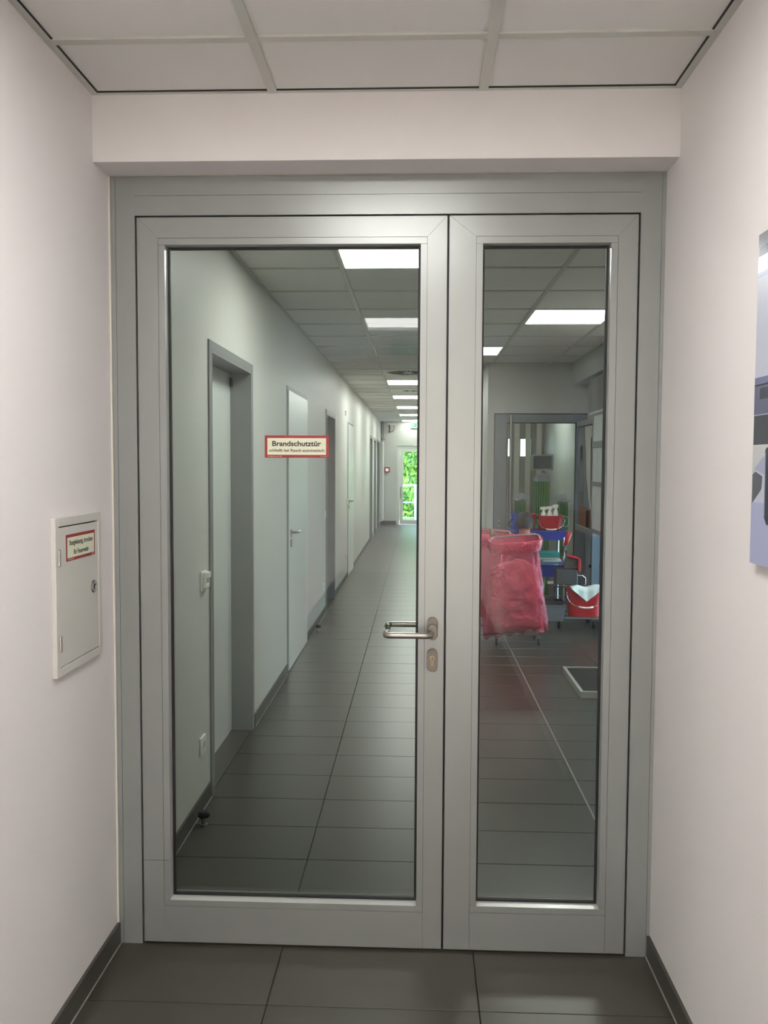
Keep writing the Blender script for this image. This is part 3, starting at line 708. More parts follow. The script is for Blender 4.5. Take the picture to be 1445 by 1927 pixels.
mb = MB(); v = [mb.bm.verts.new(p) for p in ((.965, YB+.03, .13), (1.71, YB+.03, .13), (1.71, YB+.03, 2.03), (.965, YB+.03, 2.03))]; mb.bm.faces.new(v); mb.build('glass_pane', GLASS2, o)
o = empty('framed_notice', 'small white-framed dark screen seen through the lobby glass door', 'sign')
x0, x1, z0, z1 = 1.240, 1.472, 1.516, 1.690; yy = YB+.036
mb = MB(); mb.box(x0, yy, z0, x1, yy+.012, z0+.018); mb.box(x0, yy, z1-.018, x1, yy+.012, z1); mb.box(x0, yy, z0+.018, x0+.018, yy+.012, z1-.018); mb.box(x1-.018, yy, z0+.018, x1, yy+.012, z1-.018)
mb.build('frame', mat('frame_paleblue', (190, 205, 212), .4), o); B('panel', mat('dark_panel', (52, 62, 72), .4), o, x0+.018, yy+.002, z0+.018, x1-.018, yy+.01, z1-.018)
# bamboo bundles with white flowers behind the glass
BG1 = mat('bamboo_light', (150, 220, 84), .4, var=.25, vscale=30); BG2 = mat('bamboo_dark', (34, 124, 66), .45, var=.35, vscale=40)
PETAL = mat('petal', (232, 228, 234), .6)
def bamboo(label, cx, cy, rad, h, zf, rf, nf):
    o = empty('bamboo_bundle', label, 'plant', loc=(cx, cy, 0))
    n = max(10, int(2*PI*rad/.0125/1))
    for i in range(n):
        a = 2*PI*i/n; x, y = rad*math.cos(a), rad*math.sin(a)*.7
        pts = []; rs = []
        for q in range(9):
            z = h*q/8; pts += [(x, y, z), (x, y, z+.012)] if q < 8 else [(x, y, z)]; rs += [.0066, .0056] if q < 8 else [.0055]
        MB().tube(pts, rs, 6).build('stalk', BG1 if i % 2 else BG2, o)
    MB().lathe([(rad*.85, .0), (rad*.85, h*.98)], (0, 0, 0), 14, sy=.7).build('core', BG2, o)
    for i in range(nf):
        a = i*2.4; rr = rf*math.sqrt((i+.5)/nf)*.9; zz = h+zf*(1-(rr/rf)**2)*.75
        c = Vector((rr*math.cos(a), rr*math.sin(a)*.7, zz)); mb = MB()
        for p in range(5):
            b = 2*PI*p/5+i; d = Vector((math.cos(b)*.8, math.sin(b)*.35-.5, math.sin(b)*.8)).normalized()
            e = Vector((0, -1, .3)).cross(d).normalized()*.010
            mb.bm.faces.new([mb.bm.verts.new(q) for q in (c, c+d*.016+e, c+d*.028, c+d*.016-e)])
        mb.build('blossom', PETAL, o)
bamboo('tall green bamboo bundle topped with white flowers', 1.395, 9.72, .085, 1.385, .11, .095, 34)
bamboo('short bamboo bundle with white flowers left of the tall one', 1.155, 9.72, .058, 1.17, .09, .075, 22)
bamboo('short bamboo bundle with white flowers right of the tall one', 1.630, 9.72, .055, 1.16, .09, .072, 22)
panel_lamp(.95, 1.57, 10.6, 11.22, 15.0, 'unseen ceiling light added to brighten the room behind the lobby glass door')  # added lamp, lifts the dark room behind the glass
# curtain strips in the office behind
o = empty('vertical_blind', 'pale vertical blind strips in the dim room behind the glass door', 'blind')
for i in range(6):
    x = .90+i*.16
    MB().box(x, 12.45, .1, x+.075, 12.455, 2.3, M=None).build('blind_strip', mat('blind_cloth', (168, 164, 150), .8), o)
B('blind_rail', WHITE, o, .88, 12.44, 2.3, XF-.02, 12.48, 2.34)
tag(B('wall_office_left', MATS['office_wall'], None, XR+.12, YB+.12, -.02, XR+.13, 12.6, ZC+.04), 'left wall of the dim room behind the glass door', 'wall', kind='structure')

# ------------------------------------------------------------------ lobby right wall: glazing, boards
o = empty('window_1', 'glazed opening with daylight in the lobby right wall', 'window', kind='structure')
FB = mat('window_frame_grey', (122, 136, 146), .4, metal=.2)
mb = MB(); y0, y1 = 7.302, 9.078
for a, b, c, d in ((y0, y0+.06, .042, 2.118), (y1-.09, y1, .042, 2.118)): mb.box(XF-.01, a, c, XF+.08, b, d)
mb.box(XF-.01, y0+.06, .042, XF+.08, y1-.09, .10); mb.box(XF-.01, y0+.06, 2.05, XF+.08, y1-.09, 2.118)
mb.build('window_frame', FB, o)
mb = MB(); v = [mb.bm.verts.new(p) for p in ((XF+.03, y0+.05, .09), (XF+.03, y1-.08, .09), (XF+.03, y1-.08, 2.06), (XF+.03, y0+.05, 2.06))]; mb.bm.faces.new(v); mb.build('glass_pane', GLASS2, o)
B('lock_knob', BLACK, o, XF-.03, 9.02, .50, XF-.01, 9.05, .53)
tag(B('ground_side', mat('terrace_stone', (176, 178, 176), .7), None, XF+.2, 3, -.1, 8, 12.5, -.04), 'paved ground outside the lobby window', 'ground', kind='structure')
def board(name, label, x, ya, yb, za, zb, items):
    o = empty(name, label, 'notice board')
    BR = mat('board_rail', (150, 150, 146), .45)
    B('top_rail', BR, o, x-.02, ya, zb-.055, x+.02, yb, zb); B('bottom_rail', BR, o, x-.02, ya, za, x+.02, yb, za+.055)
    B('backing', mat('board_back', (124, 130, 134), .6), o, x+.002, ya+.01, za+.05, x+.008, yb-.01, zb-.05)
    for nm, c, p in items:
        MB().prism(p, x-.002, x+.001, ax='x').build(nm, mat('print_%d_%d_%d' % c, c, .5), o)
    return o
board('notice_board', 'hanging display board with brown and white posters by the lobby back wall', 1.71, 8.34, 9.27, .885, 2.035,
      [('poster', (128, 132, 138), [(8.95, 1.30), (9.22, 1.30), (9.22, 1.97), (8.95, 1.97)]),
       ('printed_photo', (96, 100, 104), [(9.0, 1.62), (9.15, 1.62), (9.15, 1.78), (9.0, 1.78)]),
       ('poster', (222, 218, 204), [(8.42, 1.14), (8.60, 1.14), (8.78, 1.45), (8.84, 1.75), (8.92, 1.97), (8.42, 1.97)]),
       ('printed_stripe', (170, 150, 138), [(8.50, 1.2), (8.56, 1.2), (8.60, 1.85), (8.54, 1.85)]),
       ('poster', (152, 84, 60), [(8.40, .945), (9.18, .945), (9.16, 1.15), (8.40, 1.13)]),
       ('printed_photo', (112, 66, 52), [(8.62, .95), (8.78, .95), (8.78, 1.12), (8.62, 1.12)]),
       ('poster', (118, 108, 106), [(8.95, 1.17), (9.17, 1.17), (9.17, 1.30), (8.95, 1.30)])])
o = empty('roller_blind', 'grey blind panel hung above the white notice frame', 'blind')
B('blind_cloth', mat('blind_grey', (150, 148, 142), .7), o, 1.69, 7.7, 2.09, 1.70, 8.60, 2.418); B('bottom_bar', WHITE, o, 1.68, 7.7, 2.07, 1.71, 8.60, 2.09)
o = empty('white_notice_frame', 'white-panelled grey frame at the right edge of the narrow pane', 'notice board')
for za_, zb_ in ((.95, 1.38), (1.42, 1.74), (1.80, 2.05)): B('white_panel', mat('panel_white', (222, 228, 222), .5), o, 1.675, 7.75, za_, 1.680, 8.30, zb_)
mb = MB(); mb.box(1.67, 8.30, .93, 1.69, 8.345, 2.065); mb.box(1.67, 7.7, .93, 1.69, 7.75, 2.065)
for z in (.93, 1.38, 1.74, 2.045): mb.box(1.668, 7.75, z, 1.69, 8.30, z+(.04 if z < 1.7 else .02 if z > 2 else .06))
mb.build('frame', mat('board_rail', (150, 150, 146), .45), o)

# low mat tray on the lobby floor
o = empty('mat_tray', 'low aluminium-framed tray with dark mat on the lobby floor', 'doormat')
mb = MB(); x0, x1, ya, yb, h = 1.11, 1.70, 5.775, 6.50, .045; q = .022
mb.box(x0, ya, .0005, x1, ya+q, h); mb.box(x0, yb-q, .0005, x1, yb, h); mb.box(x0, ya+q, .0005, x0+q, yb-q, h); mb.box(x1-q, ya+q, .0005, x1, yb-q, h)
mb.build('tray_rim', mat('tray_alu', (190, 192, 188), .35, .3), o); B('mat', mat('mat_fibre', (48, 50, 50), .95, bump=.6, bscale=400), o, x0+q, ya+q, .0005, x1-q, yb-q, h-.006)

# reflected exit sign hanging behind the viewer
o = empty('exit_sign', 'green running-man exit sign mirrored in the door glass', 'sign')
ys = -2.25
B('sign_housing', WHITE, o, -.265, ys-.04, 2.545, .035, ys, 2.66)
B('green_field', GREEN, o, -.25, ys, 2.556, .02, ys+.003, 2.650)
mb = MB(); mb.box(-.10, ys+.003, 2.565, -.03, ys+.005, 2.643); mb.build('doorway_symbol', SIGNW, o)
mb = MB(); mb.tube([(-.17, ys+.005, 2.575), (-.15, ys+.005, 2.600), (-.14, ys+.005, 2.625)], .007, 6).tube([(-.15, ys+.005, 2.600), (-.13, ys+.005, 2.588), (-.12, ys+.005, 2.570)], .006, 6).tube([(-.165, ys+.005, 2.612), (-.14, ys+.005, 2.622), (-.118, ys+.005, 2.610)], .005, 6).lathe([(.001, 0), (.008, 0), (.008, .003), (.001, .003)], (-.134, ys+.003, 2.640), 12, 'y')
mb.build('running_figure', SIGNW, o)
B('sign_bracket', WHITE, o, -.16, ys-.03, 2.66, -.07, ys-.01, 2.668)

# ------------------------------------------------------------------ laundry stand and pink bags
def castor(parent, x, y, r=.035, z=0):
    c = MB().lathe([(.006, -.012), (r-.006, -.012), (r, -.008), (r, .008), (r-.006, .012), (.006, .012)], (x, y, z+r), 18, 'x').build('castor', DGREY, parent)
    MB().box(x-.018, y-.012, z+r, x-.014, y+.012, z+2*r+.018).box(x+.014, y-.012, z+r, x+.018, y+.012, z+2*r+.018).box(x-.018, y-.014, z+2*r+.008, x+.018, y+.014, z+2*r+.02).build('fork', STEEL, c)
st = empty('bag_stand', 'wheeled steel stand holding the two pink bags', 'bag stand')
def hoop(cx, cy, z, a, b, tl=0):
    pts = []
    for i in range(33):
        t = 2*PI*i/32; c_, s_ = math.cos(t), math.sin(t)
        x = a*math.copysign(abs(c_)**.55, c_); y = b*math.copysign(abs(s_)**.55, s_)
        pts.append(Vector((cx+x, cy+y, z+tl*x+.15*y)))
    return pts
F1 = dict(cx=.845, cy=7.46, z=.925, a=.215, b=.15, tl=.09); F2 = dict(cx=.64, cy=7.80, z=.955, a=.20, b=.12, tl=-.05)
for F in (F1, F2): MB().tube(hoop(F['cx'], F['cy'], F['z'], F['a'], F['b'], F['tl']), .008, 8, cap=False).build('hoop', STEEL, st)
mb = MB(); mb.tube([(.74, 7.64, .10), (.74, 7.64, .93)], .012, 10); mb.tube([(.74, 7.64, .93), (.74, 7.61, .925)], .01, 8).tube([(.74, 7.64, .93), (.70, 7.68, .95)], .01, 8); mb.build('upright', STEEL, st)
mb = MB(); mb.tube([(.55, 7.45, .10), (.55, 7.84, .10), (.74, 7.86, .10)], .011, 8).tube([(.55, 7.45, .10), (1.06, 7.45, .10), (1.06, 7.70, .10), (.74, 7.70, .10)], .011, 8).tube([(.74, 7.45, .10), (.74, 7.86, .10)], .011, 8).build('base_frame', STEEL, st)
for x, y in ((1.06, 7.72), (.70, 7.45), (.55, 7.84), (1.06, 7.45)): castor(st, x, y, .03)
def bag(name, label, rows, cy, seed, F, corner):
    o = empty(name, label, 'bag', 'pink laundry bags on the steel stand')
    N = 72; rings = []
    R2 = []
    nlev = 34
    def interp(t):
        for (t0, *v0), (t1, *v1) in zip(rows, rows[1:]):
            if t0 <= t <= t1:
                q = (t-t0)/(t1-t0) if t1 > t0 else 0; return [p+(r-p)*q for p, r in zip(v0, v1)]
        return list(rows[-1][1:])
    for i in range(nlev+1):
        t = i/nlev; xl, xr, dp, z = interp(t); cx = (xl+xr)/2; a = (xr-xl)/2
        ring = []
        for j in range(N):
            th = 2*PI*j/N; c_, s_ = math.cos(th), math.sin(th); e = .62
            x = a*math.copysign(abs(c_)**e, c_); y = dp*math.copysign(abs(s_)**e, s_)
            fold = .010*math.sin(th*11+seed+3*noise.noise(Vector((th, t*2, seed))))*max(0, 1-t*2.2)*min(1, t*8)
            nz = noise.noise(Vector((c_*2.2, s_*2.2, t*7+seed)))*.018*min(1, t*3)*min(1, (1-t)*5+.15) + noise.noise(Vector((c_*7, s_*7, t*18+seed)))*.009*min(1, t*4)
            k = 1+(fold+nz)/max(.1, math.hypot(x, y))
            zt = z+F['tl']*x*(1-t)*.9 + .15*y*max(0, 1-t*4) + (corner*(x/a)*max(0, t-.75)*4*1 if a else 0)
            if t > .9: zt += .012*math.sin(x*60+seed)*(t-.9)*10
            ring.append(Vector((cx+x*k, cy+y*k, zt)))
        rings.append(ring)
    b = MB().rings(rings, True, False).build('bag_film', BAG, o, smooth=True)
    # rolled rim folded over the hoop
    rr = []
    for dz, s in ((.010, .0), (.016, .010), (.006, .018), (-.03, .016), (-.065, .012), (-.085, .006)):
        rr.append([p+Vector(((p.x-F['cx'])/F['a']*s, (p.y-F['cy'])/F['b']*s, dz+.006*noise.noise(p*14))) for p in hoop(F['cx'], F['cy'], F['z'], F['a'], F['b'], F['tl'])[:-1]])
    MB().rings(rr, True, False).build('folded_rim', BAGR, o, smooth=True)
    return o, interp
rows1 = [(0, .628, 1.062, .148, .925), (.10, .662, 1.045, .125, .83), (.22, .620, 1.062, .150, .71), (.42, .590, 1.095, .165, .52), (.65, .570, 1.115, .165, .33),
         (.85, .572, 1.135, .135, .19), (.94, .585, 1.140, .080, .13), (1, .592, 1.142, .012, .098)]
b1, it1 = bag('laundry_bag', 'translucent pink bag full of crumpled linen, in front', rows1, 7.46, 1.3, F1, .042)
rows2 = [(0, .443, .838, .118, .955), (.10, .47, .81, .10, .86), (.3, .45, .82, .12, .70), (.7, .44, .83, .125, .36), (.93, .46, .81, .07, .21), (1, .47, .80, .01, .18)]
b2, it2 = bag('laundry_bag', 'emptier dark pink bag behind the full one', rows2, 7.80, 4.1, F2, .01)
def linen(label, it, cy, seed, t0, parent_label, n, col):
    o = empty('crumpled_linen', label, 'linen')
    mt = mat('linen_%s' % seed, col, .85, var=.5, vscale=9, bump=.8, bscale=40)
    mbs = MB(); rings = []; N, LV = 120, 84
    def ridge(p): return 1-abs(noise.noise(p))*2
    for i in range(LV+1):
        q = i/LV; t = t0+(.955-t0)*q; xl, xr, dp, z = it(t); a = (xr-xl)/2; cx = (xl+xr)/2; ring = []
        cap = max(.02, min(1, math.sqrt(q*11)))
        for j in range(N):
            th = 2*PI*j/N; c_, s_ = math.cos(th), math.sin(th)
            b = Vector((a*math.copysign(abs(c_)**.62, c_), dp*math.copysign(abs(s_)**.62, s_), 0))
            p = Vector((b.x, b.y, z))*1.0; w = noise.noise_vector(p*6+Vector((seed, 0, 0)))*.07
            k = .74+.26*ridge((p+w)*9)+.17*ridge((p+w)*18)-.12
            ring.append(Vector((cx, cy, z)) + b*min(.885, k)*cap + Vector((0, 0, .035*noise.noise(p*8+Vector((3, 1, seed)))*(1-q)+(.03*ridge((p+w)*12) if q < .2 else 0))))
        rings.append(ring)
    mbs.rings(rings)
    x = mbs.build('linen_heap', mt, o, smooth=True); tag(x, kind='stuff')
linen('crumpled pink-looking linen heaped inside the front pink bag', it1, 7.46, 11, .20, '', 10, (226, 158, 160))
o = empty('work_glove', 'brown cloth glove hung over the rear pink bag rim', 'glove')
MB().tube([(.66, 7.675, .92), (.66, 7.672, .965), (.665, 7.70, .985), (.66, 7.725, .95)], [.016, .02, .02, .014], 8).tube([(.69, 7.675, .925), (.685, 7.672, .965), (.68, 7.70, .98)], [.008, .01, .012], 8).build('glove_cloth', mat('brown_cloth', (128, 96, 78), .9), o, smooth=True)

# ------------------------------------------------------------------ cleaning cart
YC = 8.22
ct = empty('cleaning_cart', 'janitor cart with blue trays and steel rails in the lobby', 'cart')
mb = MB()
for x, y in ((.955, YC+.03), (.955, YC+.36), (1.40, YC+.36), (1.40, YC+.03)): mb.tube([(x, y, .12), (x, y, .93)], .012, 8)
mb.build('steel_posts', STEEL, ct)
mb = MB(); mb.tube([(.955, YC+.03, .13), (1.73, YC+.03, .13)], .011, 8).tube([(.955, YC+.36, .13), (1.73, YC+.36, .13)], .011, 8).tube([(1.73, YC+.03, .13), (1.73, YC+.36, .13)], .011, 8).tube([(.955, YC+.03, .13), (.955, YC+.36, .13)], .011, 8)
mb.build('base_frame', STEEL, ct)
for x, y in ((.97, YC+.05), (1.37, YC+.04), (1.70, YC+.05), (.97, YC+.34), (1.70, YC+.34)): castor(ct, x, y, .036)
def tray(parent, nm, x0, x1, ya, yb, z0, z1, mt, t=.006, taper=.02, rim=.012):
    def rr(i, z, o_=0): return [Vector(p) for p in ((x0+i-o_, ya+i-o_, z), (x1-i+o_, ya+i-o_, z), (x1-i+o_, yb-i+o_, z), (x0+i-o_, yb-i+o_, z))]
    mb = MB(); mb.rings([rr(taper, z0), rr(0, z1-.008), rr(0, z1-.008, rim), rr(0, z1, rim), rr(t, z1), rr(taper+t, z0+t)])
    return mb.build(nm, mt, parent, bevel=.004)
tray(ct, 'upper_tray', .915, 1.435, YC, YC+.40, .855, .945, BLUE, taper=.03)
tray(ct, 'lower_tray', .915, 1.41, YC, YC+.40, .50, .625, BLUE, taper=.03)
mb = MB(); mb.tube([(1.28, YC-.03, .415), (1.56, YC-.03, .42), (1.60, YC-.03, .44), (1.60, YC-.03, .50), (1.57, YC-.03, .525), (1.50, YC-.03, .525)], .006, 8)
mb.tube([(1.30, YC-.04, .625), (1.53, YC-.03, .630)], .006, 8); mb.tube([(1.31, YC-.03, .42), (1.30, YC-.03, .12)], .007, 8).build('front_rail', CHROME, ct)
# white hook
B('rail_clip', WHITE, ct, 1.245, YC-.02, .44, 1.30, YC-.005, .465)
for x in (1.14, 1.20, 1.17): MB().tube([(x+.02, YC+.0, .50), (x-.01, YC-.01, .25)], .005, 6).build('tool_rod', GREYP, ct)
# buckets
def bucket(name, label, x0, x1, ya, yb, z0, z1, mt, handle=True, group=None, droop=.05):
    o = empty(name, label, 'bucket', group)
    N = 40
    def ring(k, z, off=0):
        a, b = (x1-x0)/2*k+off, (yb-ya)/2*k+off; cx, cy = (x0+x1)/2, (ya+yb)/2; out = []
        for i in range(N):
            t = 2*PI*i/N; c_, s_ = math.cos(t), math.sin(t)
            out.append(Vector((cx+a*math.copysign(abs(c_)**.5, c_), cy+b*math.copysign(abs(s_)**.5, s_), z)))
        return out
    MB().rings([ring(.84, z0), ring(.97, z1-.016), ring(.97, z1-.015, .006), ring(1.0, z1, .005), ring(.96, z1), ring(.82, z0+.008)]).build('bucket_body', mt, o, smooth=False)
    if handle:
        pts = []
        cx = (x0+x1)/2; a = (x1-x0)/2+.006
        for i in range(17):
            t = PI*i/16; pts.append((cx-a*math.cos(t), ya-.012-.01*math.sin(t), z1-.03-(z1-z0)*droop*math.sin(t)**.8*10))
        h = MB().tube(pts, .0035, 8).build('wire_handle', CHROME, o, smooth=True)
        MB().tube(pts[6:11], .008, 10).build('handle_grip', WHITE, h, smooth=True)
    return o
bucket('bucket', 'red bucket holding white spray bottles on the cart top', 1.155, 1.40, YC+.03, YC+.25, .952, 1.09, RED, group='red buckets on the cart', droop=.075)
bucket('bucket', 'half-hidden red bucket beside the head on the cart top', 1.02, 1.145, YC+.10, YC+.30, .952, 1.10, RED, False, 'red buckets on the cart')
bucket('bucket', 'large red bucket at the cart foot with a white cloth', 1.40, 1.745, YC-.20, YC+.0, .155, .425, RED, group='red buckets on the cart', droop=.055)
bucket('bucket', 'blue bucket at the left end of the cart top', .90, 1.01, YC+.06, YC+.28, .952, 1.10, BLUE, False)
bucket('bucket', 'blue bucket inside the cart base', 1.03, 1.24, YC+.10, YC+.34, .145, .40, BLUE, False)
o = empty('triangular_handle', 'black triangular bracket at the left end of the cart', 'bracket')
MB().tube([(.905, YC+.02, 1.06), (.868, YC+.02, 1.0), (.905, YC+.02, .97)], .007, 6).build('bracket_bar', BLACK, o)
o = empty('round_ring', 'clear round ring hanging at the right end of the cart top', 'ring')
MB().tube([(1.425+.032*math.cos(2*PI*i/20), YC+.1, 1.03+.05*math.sin(2*PI*i/20)) for i in range(21)], .005, 6, False).build('ring_wire', mat('ring_grey', (150, 165, 165), .3), o)
# support plinth for low red bucket
B('bucket_shelf', GREYP, ct, 1.38, YC-.19, .135, 1.75, YC+.05, .152)
def spray(label, x, y, z, h, s=1):
    o = empty('spray_bottle', label, 'bottle', 'white bottles in the red bucket', loc=(x, y, z))
    MB().lathe([(.001, 0), (.028*s, 0), (.030*s, .02), (.030*s, h*.62), (.020*s, h*.78), (.011*s, h*.86), (.011*s, h*.9), (.001, h*.9)], (0, 0, 0), 20).build('bottle_body', WHITE, o, smooth=True)
    MB().prism([(-.034*s, h*.92), (-.030*s, h*1.06), (.018*s, h*1.08), (.026*s, h*1.0), (.012*s, h*.88), (-.010*s, h*.88), (-.014*s, h*.93)], -.009, .009).build('spray_head', WHITE, o)
spray('white spray bottle at the left in the red bucket', 1.215, YC+.12, .962, .195)
spray('white spray bottle in the middle of the red bucket', 1.275, YC+.12, .962, .20)
spray('white spray bottle with tallest head at the right in the red bucket', 1.335, YC+.13, .962, .215)
# towels
o_y = YC+.02
cl = [('folded dark brown cloth at the bottom left of the cloth pile', (92, 70, 66), 1.12, 1.185, .60, .018), ('folded pink-white cloth under the blue cloths', (205, 170, 172), 1.19, 1.37, .600, .024),
      ('folded turquoise cloth low in the cloth pile', (70, 150, 165), 1.20, 1.36, .6255, .020), ('folded white cloth in the middle of the cloth pile', (214, 216, 220), 1.20, 1.38, .647, .018),
      ('folded brown and white cloth at the left of the pile', (150, 118, 106), 1.12, 1.195, .6255, .045), ('folded light grey cloth near the top of the pile', (196, 200, 200), 1.16, 1.37, .6715, .016),
      ('folded teal cloth on top of the cloth pile', (20, 138, 132), 1.15, 1.365, .689, .046)]
for lb, c, x0, x1, z, h in cl:
    o = empty('folded_cloth', lb, 'cloth', 'folded cloths on the lower tray')
    n = 3 if h > .03 else 2
    mb = MB()
    for i in range(n):
        a = random.uniform(-.006, .006)
        mb.box(x0+a, o_y+.02*i*.2, z+h*i/n, x1+a, o_y+.24, z+h*(i+1)/n-.002)
    mb.build('cloth', mat('cloth_%d_%d_%d' % c, c, .9, var=.1, vscale=30), o, bevel=.004)
# mop press
o = empty('mop_press', 'dark mop wringer with red side frame on the cart', 'mop press')
B('press_box', DGREY, o, 1.295, YC-.18, .455, 1.50, YC-.05, .60, bevel=.008)
MB().prism([(1.37, .60), (1.50, .60), (1.505, .69), (1.40, .72)], YC-.16, YC-.06).build('press_jaw', mat('jaw_brown', (62, 56, 54), .5), o, bevel=.004)
MB().prism([(1.502, .585), (1.525, .57), (1.525, .70), (1.502, .71), (1.40, .735), (1.40, .722), (1.50, .695)], YC-.185, YC-.05).build('red_side_frame', RED, o, bevel=.003)
MB().tube([(1.368, YC-.12, .72), (1.375, YC-.12, .79), (1.395, YC-.12, .83)], .014, 10).build('lever_arm', DGREY, o)
MB().tube([(1.393, YC-.12, .825), (1.405, YC-.12, .87), (1.425, YC-.12, .94), (1.428, YC-.12, .955)], [.018, .024, .027, .014], 12).build('red_grip', RED, o, smooth=True)
MB().lathe([(.001, -.008), (.018, -.006), (.018, .006), (.001, .008)], (1.40, YC-.14, .775), 16, 'y').build('pivot_cap', CHROME, o)
MB().box(1.33, YC-.185, .523, 1.42, YC-.181, .528).build('press_slot', CHROME, o)
# bottom tray
o = empty('grey_tub', 'dark grey open tub at the foot of the cart', 'tub')
tray(o, 'tub_body', 1.16, 1.385, YC-.21, YC-.02, .11, .265, GREYP, taper=.015)
tray(o, 'tub_liner', 1.172, 1.373, YC-.198, YC-.03, .20, .30, BLACK, taper=.005, rim=.001)
o = empty('white_cloth', 'white cloth draped over the rim of the large red bucket', 'cloth')
V = []; n = 14; mb = MB(); g = {}
for i in range(n+1):
    for j in range(n+1):
        u, v = i/n, j/n
        x = 1.425+u*.30; dr_ = max(0, 1-abs(u-.50)/.5)
        y = YC-.232-.004*math.sin(u*20)-.012*v + (.0) ; z = .437-v*(.015+.115*dr_)
        if v < .25: y = YC-.10-(v/.25)*.135; z = .437+.012*math.sin(u*9)*(1-v*3)
        g[i, j] = mb.bm.verts.new((x+v*.02*(.5-u), y, z))
for i in range(n):
    for j in range(n): mb.bm.faces.new((g[i, j], g[i+1, j], g[i+1, j+1], g[i, j+1]))
c = mb.build('cloth_sheet', mat('white_terry', (205, 214, 208), .9, bump=.5, bscale=90), o, smooth=True, recalc=False)
sd = c.modifiers.new('solid', 'SOLIDIFY'); sd.thickness = .004

# ------------------------------------------------------------------ person crouching behind the bags
pn = empty('person', 'person with short dark hair crouching with back turned behind the pink bags', 'person')
# head offset etc. in metres
def skin_body(name, verts, edges, radii, mt, parent, lv=2, root=0):
    me = bpy.data.meshes.new(name); me.from_pydata(verts, edges, []); me.materials.append(mt)
    o = bpy.data.objects.new(name, me); COL.objects.link(o); o.parent = parent
    sk = o.modifiers.new('skin', 'SKIN'); sk.use_smooth_shade = True
    d = me.skin_vertices[0].data if me.skin_vertices else None
    if d is None: me.attributes
    for i, r in enumerate(radii):
        rr = r if isinstance(r, tuple) else (r, r); d[i].radius = rr; d[i].use_root = (i == root)
    sub = o.modifiers.new('sub', 'SUBSURF'); sub.levels = lv; sub.render_levels = lv
    return o
HX, HY, HZ = .992, 7.99, 1.032
V = [(.965, 7.93, .33), (.965, 7.925, .45), (.972, 7.935, .58), (.982, 7.955, .70), (.99, 7.97, .79), (.992, 7.978, .86), (.992, 7.985, .93), (.992, 7.99, .99),   # 0-7 spine-neck-skull base
     (.915, 7.925, .775), (.878, 7.94, .66), (.90, 8.06, .60), (.915, 8.115, .63),      # left shoulder elbow wrist
     (1.055, 8.02, .775), (1.085, 8.05, .66), (1.06, 8.10, .60), (1.05, 8.14, .64),    # right
     (.905, 7.90, .30), (.87, 8.08, .38), (.885, 7.93, .07), (.88, 8.02, .035),        # left hip knee ankle toe
     (1.01, 7.95, .30), (1.04, 8.09, .40), (1.005, 7.945, .07), (1.02, 8.04, .035)]
E_ = [(0, 1), (1, 2), (2, 3), (3, 4), (4, 5), (5, 6), (6, 7), (4, 8), (8, 9), (9, 10), (10, 11), (4, 12), (12, 13), (13, 14), (14, 15), (0, 16), (16, 17), (17, 18), (18, 19), (0, 20), (20, 21), (21, 22), (22, 23)]
Rr = [.115, .105, .11, .115, .085, .055, .052, .05, .058, .046, .036, .028, .058, .046, .036, .028, .085, .055, .042, .035, .085, .055, .042, .035]
skin_body('body', V, E_, Rr, TUNIC, pn)
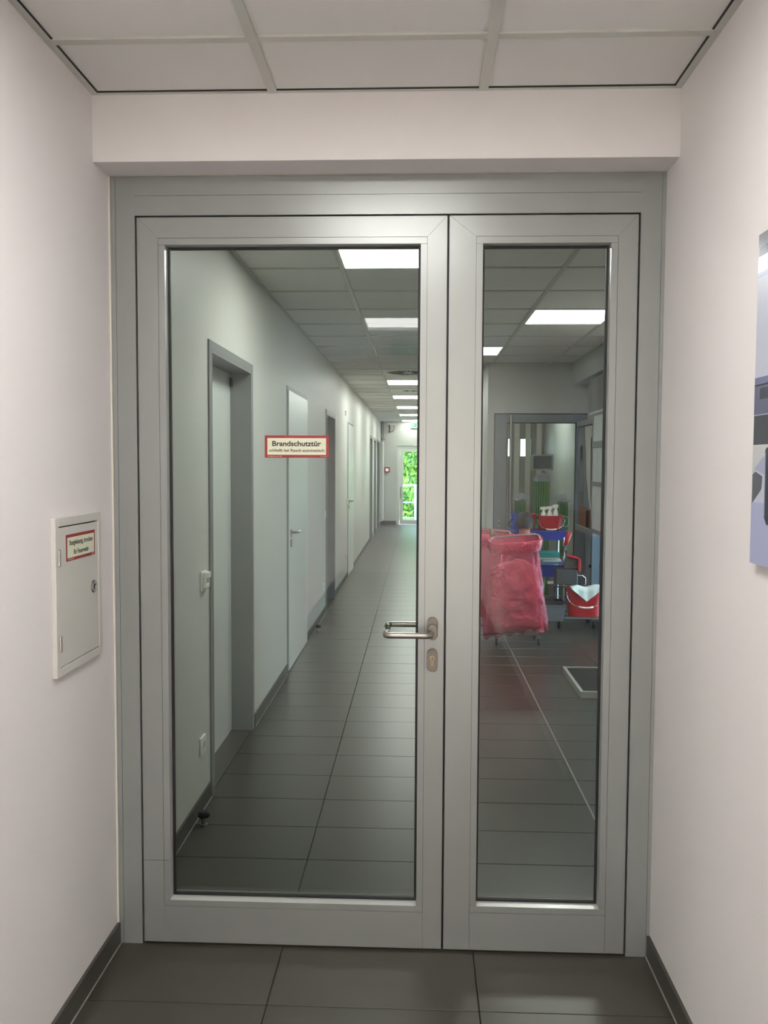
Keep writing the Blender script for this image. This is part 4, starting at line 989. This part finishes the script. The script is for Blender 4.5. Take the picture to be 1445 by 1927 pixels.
# head
mb = MB(); bmesh.ops.create_icosphere(mb.bm, subdivisions=4, radius=1.0)
for v in mb.bm.verts:
    d = v.co.copy(); x, y, z = d
    w_ = 1 - .34*max(0, -z)**1.1
    p = Vector((x*.073*w_, y*.092*w_, z*.112))
    if y > .3: p.z -= .006
    if z < -.5: p.y += .012
    # nose / brow on the far side (faces the cart)
    nn = math.exp(-((x/.16)**2+((z+.12)/.22)**2))*max(0, y)
    p.y += .022*nn
    p.y -= .006*math.exp(-(((abs(x)-.38)/.15)**2+((z-.05)/.12)**2))*max(0, y)
    p.y += .005*math.exp(-((x/.25)**2+((z+.42)/.08)**2))*max(0, y)
    v.co = p + Vector((HX, HY, HZ))
mb.build('head', SKIN, pn, smooth=True)
for s in (-1, 1):
    MB().lathe([(.001, -.006), (.010, -.006), (.018, 0), (.013, .006), (.001, .007)], (HX+s*.069, HY-.004, HZ-.038), 18, 'x', sx=.75, sy=1.35).build('ear', SKIN, pn, smooth=True)
    MB().lathe([(.001, -.004), (.010, -.002), (.010, .002), (.001, .006)], (HX+s*.028, HY+.083, HZ+.004), 14, 'y', sy=.6).build('eye', WHITE, pn, smooth=True)
MB().box(HX-.02, HY+.086, HZ-.05, HX+.02, HY+.092, HZ-.045).build('mouth', mat('lips', (160, 82, 76), .5), pn, bevel=.002)
mb = MB(); bmesh.ops.create_icosphere(mb.bm, subdivisions=4, radius=1.0)
for v in mb.bm.verts:
    d = v.co.copy(); x, y, z = d
    q = 1+.05*noise.noise(d*9)
    p = Vector((x*.083*q, y*.100*q, z*.113*q))
    if z < -.05: p.x *= 1-.55*(-z-.05)
    lim = -.44 if y < .25 else -.44+(y-.25)*2.0
    if z < lim:
        p = Vector((x*.055, y*.07, max(z, -.6)*.09))
    v.co = p+Vector((HX, HY, HZ))
mb.build('hair', HAIR, pn, smooth=True)
MB().lathe([(.052, 0), (.058, .012), (.052, .024)], (.992, 7.983, .878), 20).build('collar', KHAKI, pn, smooth=True)
MB().tube([(.992, 7.984, .86), (.992, 7.99, .99)], [.051, .05], 16).build('neck', SKIN, pn, smooth=True)
for hx, hy, hz in ((.915, 8.125, .645), (1.05, 8.15, .655)):
    # small hand: palm and five curled fingers
    mb = MB(); mb.box(hx-.022, hy-.012, hz-.015, hx+.022, hy+.012, hz+.045)
    for i, ln in enumerate((.036, .043, .046, .040)):
        x = hx-.021+.0135*i; mb.tube([(x, hy, hz+.04), (x, hy+.008, hz+.04+ln*.5), (x, hy+.022, hz+.04+ln*.75)], [.0075, .007, .0055], 8)
    mb.tube([(hx-.02, hy, hz+.005), (hx-.036, hy+.008, hz+.025), (hx-.038, hy+.02, hz+.04)], [.009, .008, .006], 8)
    mb.build('hand', SKIN, pn, smooth=False)
for x, y in ((.885, 7.985), (1.005, 8.0)): MB().lathe([(.001, 0), (.045, 0), (.047, .02), (.038, .05), (.02, .07), (.001, .072)], (x, y, .0), 20, sx=.9, sy=1.9).build('shoe', mat('shoe', (28, 28, 32), .5), pn, smooth=True)
